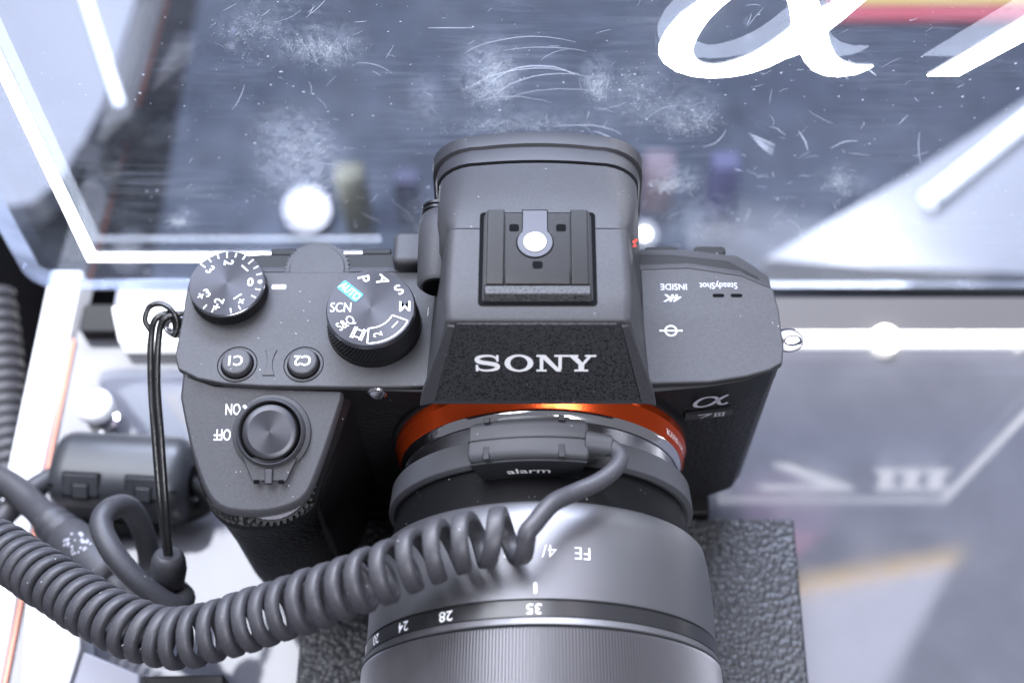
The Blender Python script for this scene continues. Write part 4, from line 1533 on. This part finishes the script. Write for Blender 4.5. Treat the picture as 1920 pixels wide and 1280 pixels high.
# ================================================================== TETHER
TE = thing('wire_tether', (-80, 5, -20), 'thin black wire loop tied to left strap lug with grey end sleeve', 'tether')
lug_c = Vector((-78.2, 24.5, 17.5))
wp = []
for dxp in (-7, 9):
    s_ = 1 if dxp > 0 else -1
    Q = [P3(316 + s_ * 3, 1045, -9), P3(306 + s_ * 5, 950, 2), P3(296 + s_ * 6, 820, 10), P3(289 + s_ * 6, 720, 14), P3(290 + s_ * 7, 640, 18), P3(300 + s_ * 8, 598, 21),
         lug_c + Vector((1.0 + s_ * 1.6, 1.2, 3.2)), lug_c + Vector((.6 + s_ * .6, -.8, 0.5))]
    MB().tube(catmull(Q, 10), 0.72, 10).build('wire', WIRE, TE, smooth=60)
kn = [P3(283, 620, 19), P3(272, 600, 20.5), P3(280, 576, 22), P3(302, 570, 22.5), P3(325, 585, 22), P3(333, 610, 20), P3(325, 632, 18.5)]
MB().tube(catmull(kn, 10), 0.62, 10).build('knot_loop', WIRE, TE, smooth=60)
A, B = P3(316, 1040, -9), P3(316, 1098, -16)
d = (B - A)
MB().tube([A - d * .06, A, A + d * .15, A + d * .45, A + d * .8, B], lambda t: (2.6, 3.2, 3.7, 4.0, 3.6, 2.4)[min(5, int(t * 5 + .5))], 28).build('end_sleeve', CORD, TE, smooth=50, bevel=.3)
# cord loop that leaves the sleeve
LP = [P3(325, 1100, -18), P3(345, 1120, -18), P3(325, 1135, -14), P3(270, 1100, -9), P3(215, 1040, -6), P3(190, 985, -6), P3(205, 955, -8), P3(240, 950, -14), P3(268, 995, -22), P3(280, 1060, -28), P3(262, 1110, -30), P3(228, 1092, -30)]
lp = thing('cord_loop', P3(260, 1060, -33), 'single grey loop of cord beside the tether sleeve', 'cord')
MB().tube(catmull(LP, 10), 2.55, 18).build('cord_turn', CORD, lp, smooth=60)

# ================================================================== FERRITE CORE
FE = thing('ferrite_core', P3(235, 890, TZ), 'black plastic clip-on ferrite core with two latches on table', 'ferrite core')
FA, FB = P3(112, 888, -46), P3(362, 902, -46)
fd_ = (FB - FA).normalized()
fs2 = Vector((-fd_.y, fd_.x, 0))
fz = Vector((0, 0, 1))
FLn = (FB - FA).length


def fring(t, k):
    o = FA + fd_ * t - fz * .1
    out = []
    for q in range(40):
        a = 2 * math.pi * q / 40
        c_1, s_1 = math.cos(a), math.sin(a)
        out.append(o + fs2 * 10.8 * k * math.copysign(abs(c_1) ** .8, c_1) + fz * 10.6 * k * math.copysign(abs(s_1) ** .8, s_1))
    return out


MB().loft([fring(0, .66), fring(.5, .78), fring(1.6, .92), fring(3.4, .99), fring(5, 1), fring(FLn - 5, 1), fring(FLn - 3.4, .99), fring(FLn - 1.6, .92), fring(FLn - .5, .78), fring(FLn, .66)]).build('shell', FERRITE, FE, smooth=50)
w1 = fz * .80 - fs2 * .60
w2 = fz * .60 + fs2 * .80
fc = FA - fz * .1


def ffr(t, s_, o_): return fc + fd_ * t + w2 * s_ + w1 * o_


def fbox(t0, t1, s0, s1, o0, o1, nm, mt, bev=.25):
    m_ = MB()
    m_.loft([[ffr(t0, s0, o0), ffr(t1, s0, o0), ffr(t1, s1, o0), ffr(t0, s1, o0)], [ffr(t0, s0, o1), ffr(t1, s0, o1), ffr(t1, s1, o1), ffr(t0, s1, o1)]])
    return m_.build(nm, mt, FE, bevel=bev)


for t0 in (5.5, FLn - 13.5):
    fbox(t0 - .3, t0 + 9.1, -2.6, 3.6, 9, 11.35, 'latch_gap', SEAM, 0)
    fbox(t0, t0 + 8.8, -2.2, 3.3, 9, 11.75, 'latch', FERRITE)
    fbox(t0 + 2.2, t0 + 6.6, -3.0, 1.0, 9, 11.95, 'latch_gap', SEAM, 0)
    fbox(t0 + 2.5, t0 + 6.3, -2.7, .8, 9, 12.25, 'latch_tongue', FERRITE)
for a_, b_ in ((1.0, 5.2), (14.6, FLn - 13.8), (FLn - 4.4, FLn - 1.2)):
    fbox(a_, b_, -.15, .15, 9, 11.05, 'shell_seam', SEAM, 0)
MB().lathe([(4.2, -.6), (4.2, .5)], FB, fd_, 24).build('cable_hole', SEAM, FE)
cb = thing('core_cable', P3(40, 930, TZ), 'dark cable leaving the ferrite core towards the left edge', 'cable')
MB().tube(catmull([FA + fd_ * 1, P3(80, 905, -44), P3(40, 935, -42), P3(0, 975, -40), P3(-40, 1010, -40)], 8), 2.9, 16).build('cable_run', CORD, cb, smooth=60)
MB().tube(catmull([FB - fd_ * 1, P3(385, 925, -48), P3(380, 952, -52), P3(320, 972, -53), P3(240, 985, -53), P3(180, 980, -53), P3(120, 950, -52)], 8), 2.2, 14).build('cable_return', BLACK, cb, smooth=60)

# ================================================================== PLUG
A, B = P3(78, 962, -34), P3(215, 1092, -26)
PG = thing('cable_plug', P3(150, 1030, -45), 'grey moulded cable plug with worn white print behind the coil', 'plug')
d = B - A
prof = [(0, 3.6), (.12, 3.9), (.14, 4.6), (.2, 4.6), (.215, 4.2), (.24, 4.2), (.255, 4.9), (.3, 4.9), (.315, 4.5), (.34, 4.5), (.36, 5.3), (.45, 5.6), (.9, 5.8), (.97, 5.2), (1.0, 4.0)]
dn = d.normalized()
MB().lathe([(r, t * d.length) for t, r in prof], A, dn, 36).build('moulded_body', CORD, PG, smooth=40)
MB().tube(catmull([B - dn, B + dn * 2 + Vector((0, 0, 0)), P3(248, 1118, -26), P3(285, 1135, -24), P3(330, 1150, -22)], 6), 3.0, 16).build('plug_neck', CORD, PG, smooth=60)
MB().tube(catmull([A + dn, P3(60, 945, -36), P3(20, 910, -38), P3(-40, 880, -40)], 6), 3.5, 16).build('plug_cable', CORD, PG, smooth=60)
m = MB()
sidev = Vector((-dn.y, dn.x, 0)).normalized()
upv = sidev.cross(dn) * -1
if upv.z < 0: upv = -upv
rl = random.Random(5)
for i in range(26):
    t_ = rl.uniform(.52, .72) * d.length
    a_ = rl.uniform(-.42, .42)
    w_ = rl.uniform(.4, .9)
    h_ = rl.uniform(.06, .15)
    vs = []
    for tt, aa in ((t_, a_), (t_ + w_, a_), (t_ + w_, a_ + h_), (t_, a_ + h_)):
        vs.append(A + dn * tt + (upv * math.cos(aa) + sidev * math.sin(aa)) * (5.86 + i * .002))
    m.add(vs, [(0, 1, 2, 3)])
m.build('worn_print', DIMPRINT, PG, smooth=0, fix=False)

# ================================================================== SMALL THINGS AT LEFT
b0 = P3(196, 790, TZ)
sb_ = thing('standoff_bolt', b0, 'small chrome stand-off bolt with round white cap on table', 'bolt')
MB().lathe([(4.2, 0), (4.2, 1.2), (3.2, 1.6), (3.2, 4.2), (3.9, 4.6), (3.9, 6.4)], b0, (-.05, .1, 1), 32).build('shank', CHROME, sb_, smooth=35)
MB().lathe([(4.6, 6.4), (4.9, 6.8), (4.9, 9.2), (4.3, 10), (.02, 10.1)], b0, (-.05, .1, 1), 40).build('cap', WHITEPL, sb_, smooth=35)

A = P3(222, 642, -50); B = P3(345, 642, -50)
o = MB().prism([(A.x, A.y), (B.x + 4, B.y), (B.x + 4, B.y + 12), (A.x - 4, A.y + 12)], -56.9, -50).build('lit_block', LITSOFT, None, bevel=1)
tag(o, 'glowing white block on table beside left strap lug', 'block')
A = P3(150, 628, -54); B = P3(232, 600, -54)
o = MB().prism(rrect(A.x, B.x, A.y, A.y + 9, 1.5), -56.9, -52).build('dark_bracket', BLACK, None, bevel=.5)
tag(o, 'dark plastic bracket at back left corner of table', 'bracket')
A = P3(215, 560, -52)
o = MB().box(A.x, -62, A.y - 3, A.y + 6, -56.5, -52).build('grey_rail', GREYPL, None, bevel=.5)
tag(o, 'long grey rail under the clear sign behind camera', 'rail')

# second coil in the dark at far left
C2 = thing('coiled_cord', (-180, 20, -110), 'blurred grey coiled cord hanging at far left edge', 'cord')
ax2 = catmull([P3(-12, 560, -80), P3(2, 680, -80), P3(8, 790, -78), P3(14, 880, -74), P3(0, 960, -70)], 30)
rings = []
ph = 0
for i in range(len(ax2) - 1):
    tdir = (ax2[i + 1] - ax2[i]).normalized()
    for k in range(4):
        p = ax2[i].lerp(ax2[i + 1], k / 4)
        b1 = (Vector((1, 0, 0)) - tdir * tdir.x).normalized()
        b2 = tdir.cross(b1)
        rad = b1 * math.cos(ph) + b2 * math.sin(ph)
        tg = (-b1 * math.sin(ph) + b2 * math.cos(ph))
        wd = tg.cross(rad)
        rings.append([p + rad * 5.5 + wd * 1.9 * math.cos(2 * math.pi * j / 8) + rad * 1.3 * math.sin(2 * math.pi * j / 8) for j in range(8)])
        ph += 2 * math.pi * (ax2[i + 1] - ax2[i]).length / 4 / 4.4
MB().loft(rings).build('coil', CORD, C2, smooth=60)

# grey wedge stand and white box at the lower left corner
q = [P3(x, y, -30) for x, y in ((155, 1218), (262, 1262), (255, 1420), (90, 1420))]
o = MB().prism([(p.x, p.y) for p in q], TZ, -30).build('grey_stand', GREYPL, None, bevel=.8)
tag(o, 'grey angular plastic stand under the coil at bottom edge', 'stand')
q = [P3(x, y, -34) for x, y in ((262, 1266), (420, 1262), (430, 1420), (256, 1420))]
o = MB().prism([(p.x, p.y) for p in q], TZ, -34).build('dark_stand', BLACK, None, bevel=.8)
tag(o, 'black plastic foot beside the grey stand at bottom edge', 'stand')
q = [P3(x, y, -45) for x, y in ((48, 1120), (150, 1140), (150, 1215), (85, 1420), (30, 1420))]
o = MB().prism([(p.x, p.y) for p in q], TZ, -45).build('white_box', WHITEPL, None, bevel=.8)
tag(o, 'bright white box below the coil at lower left', 'box')
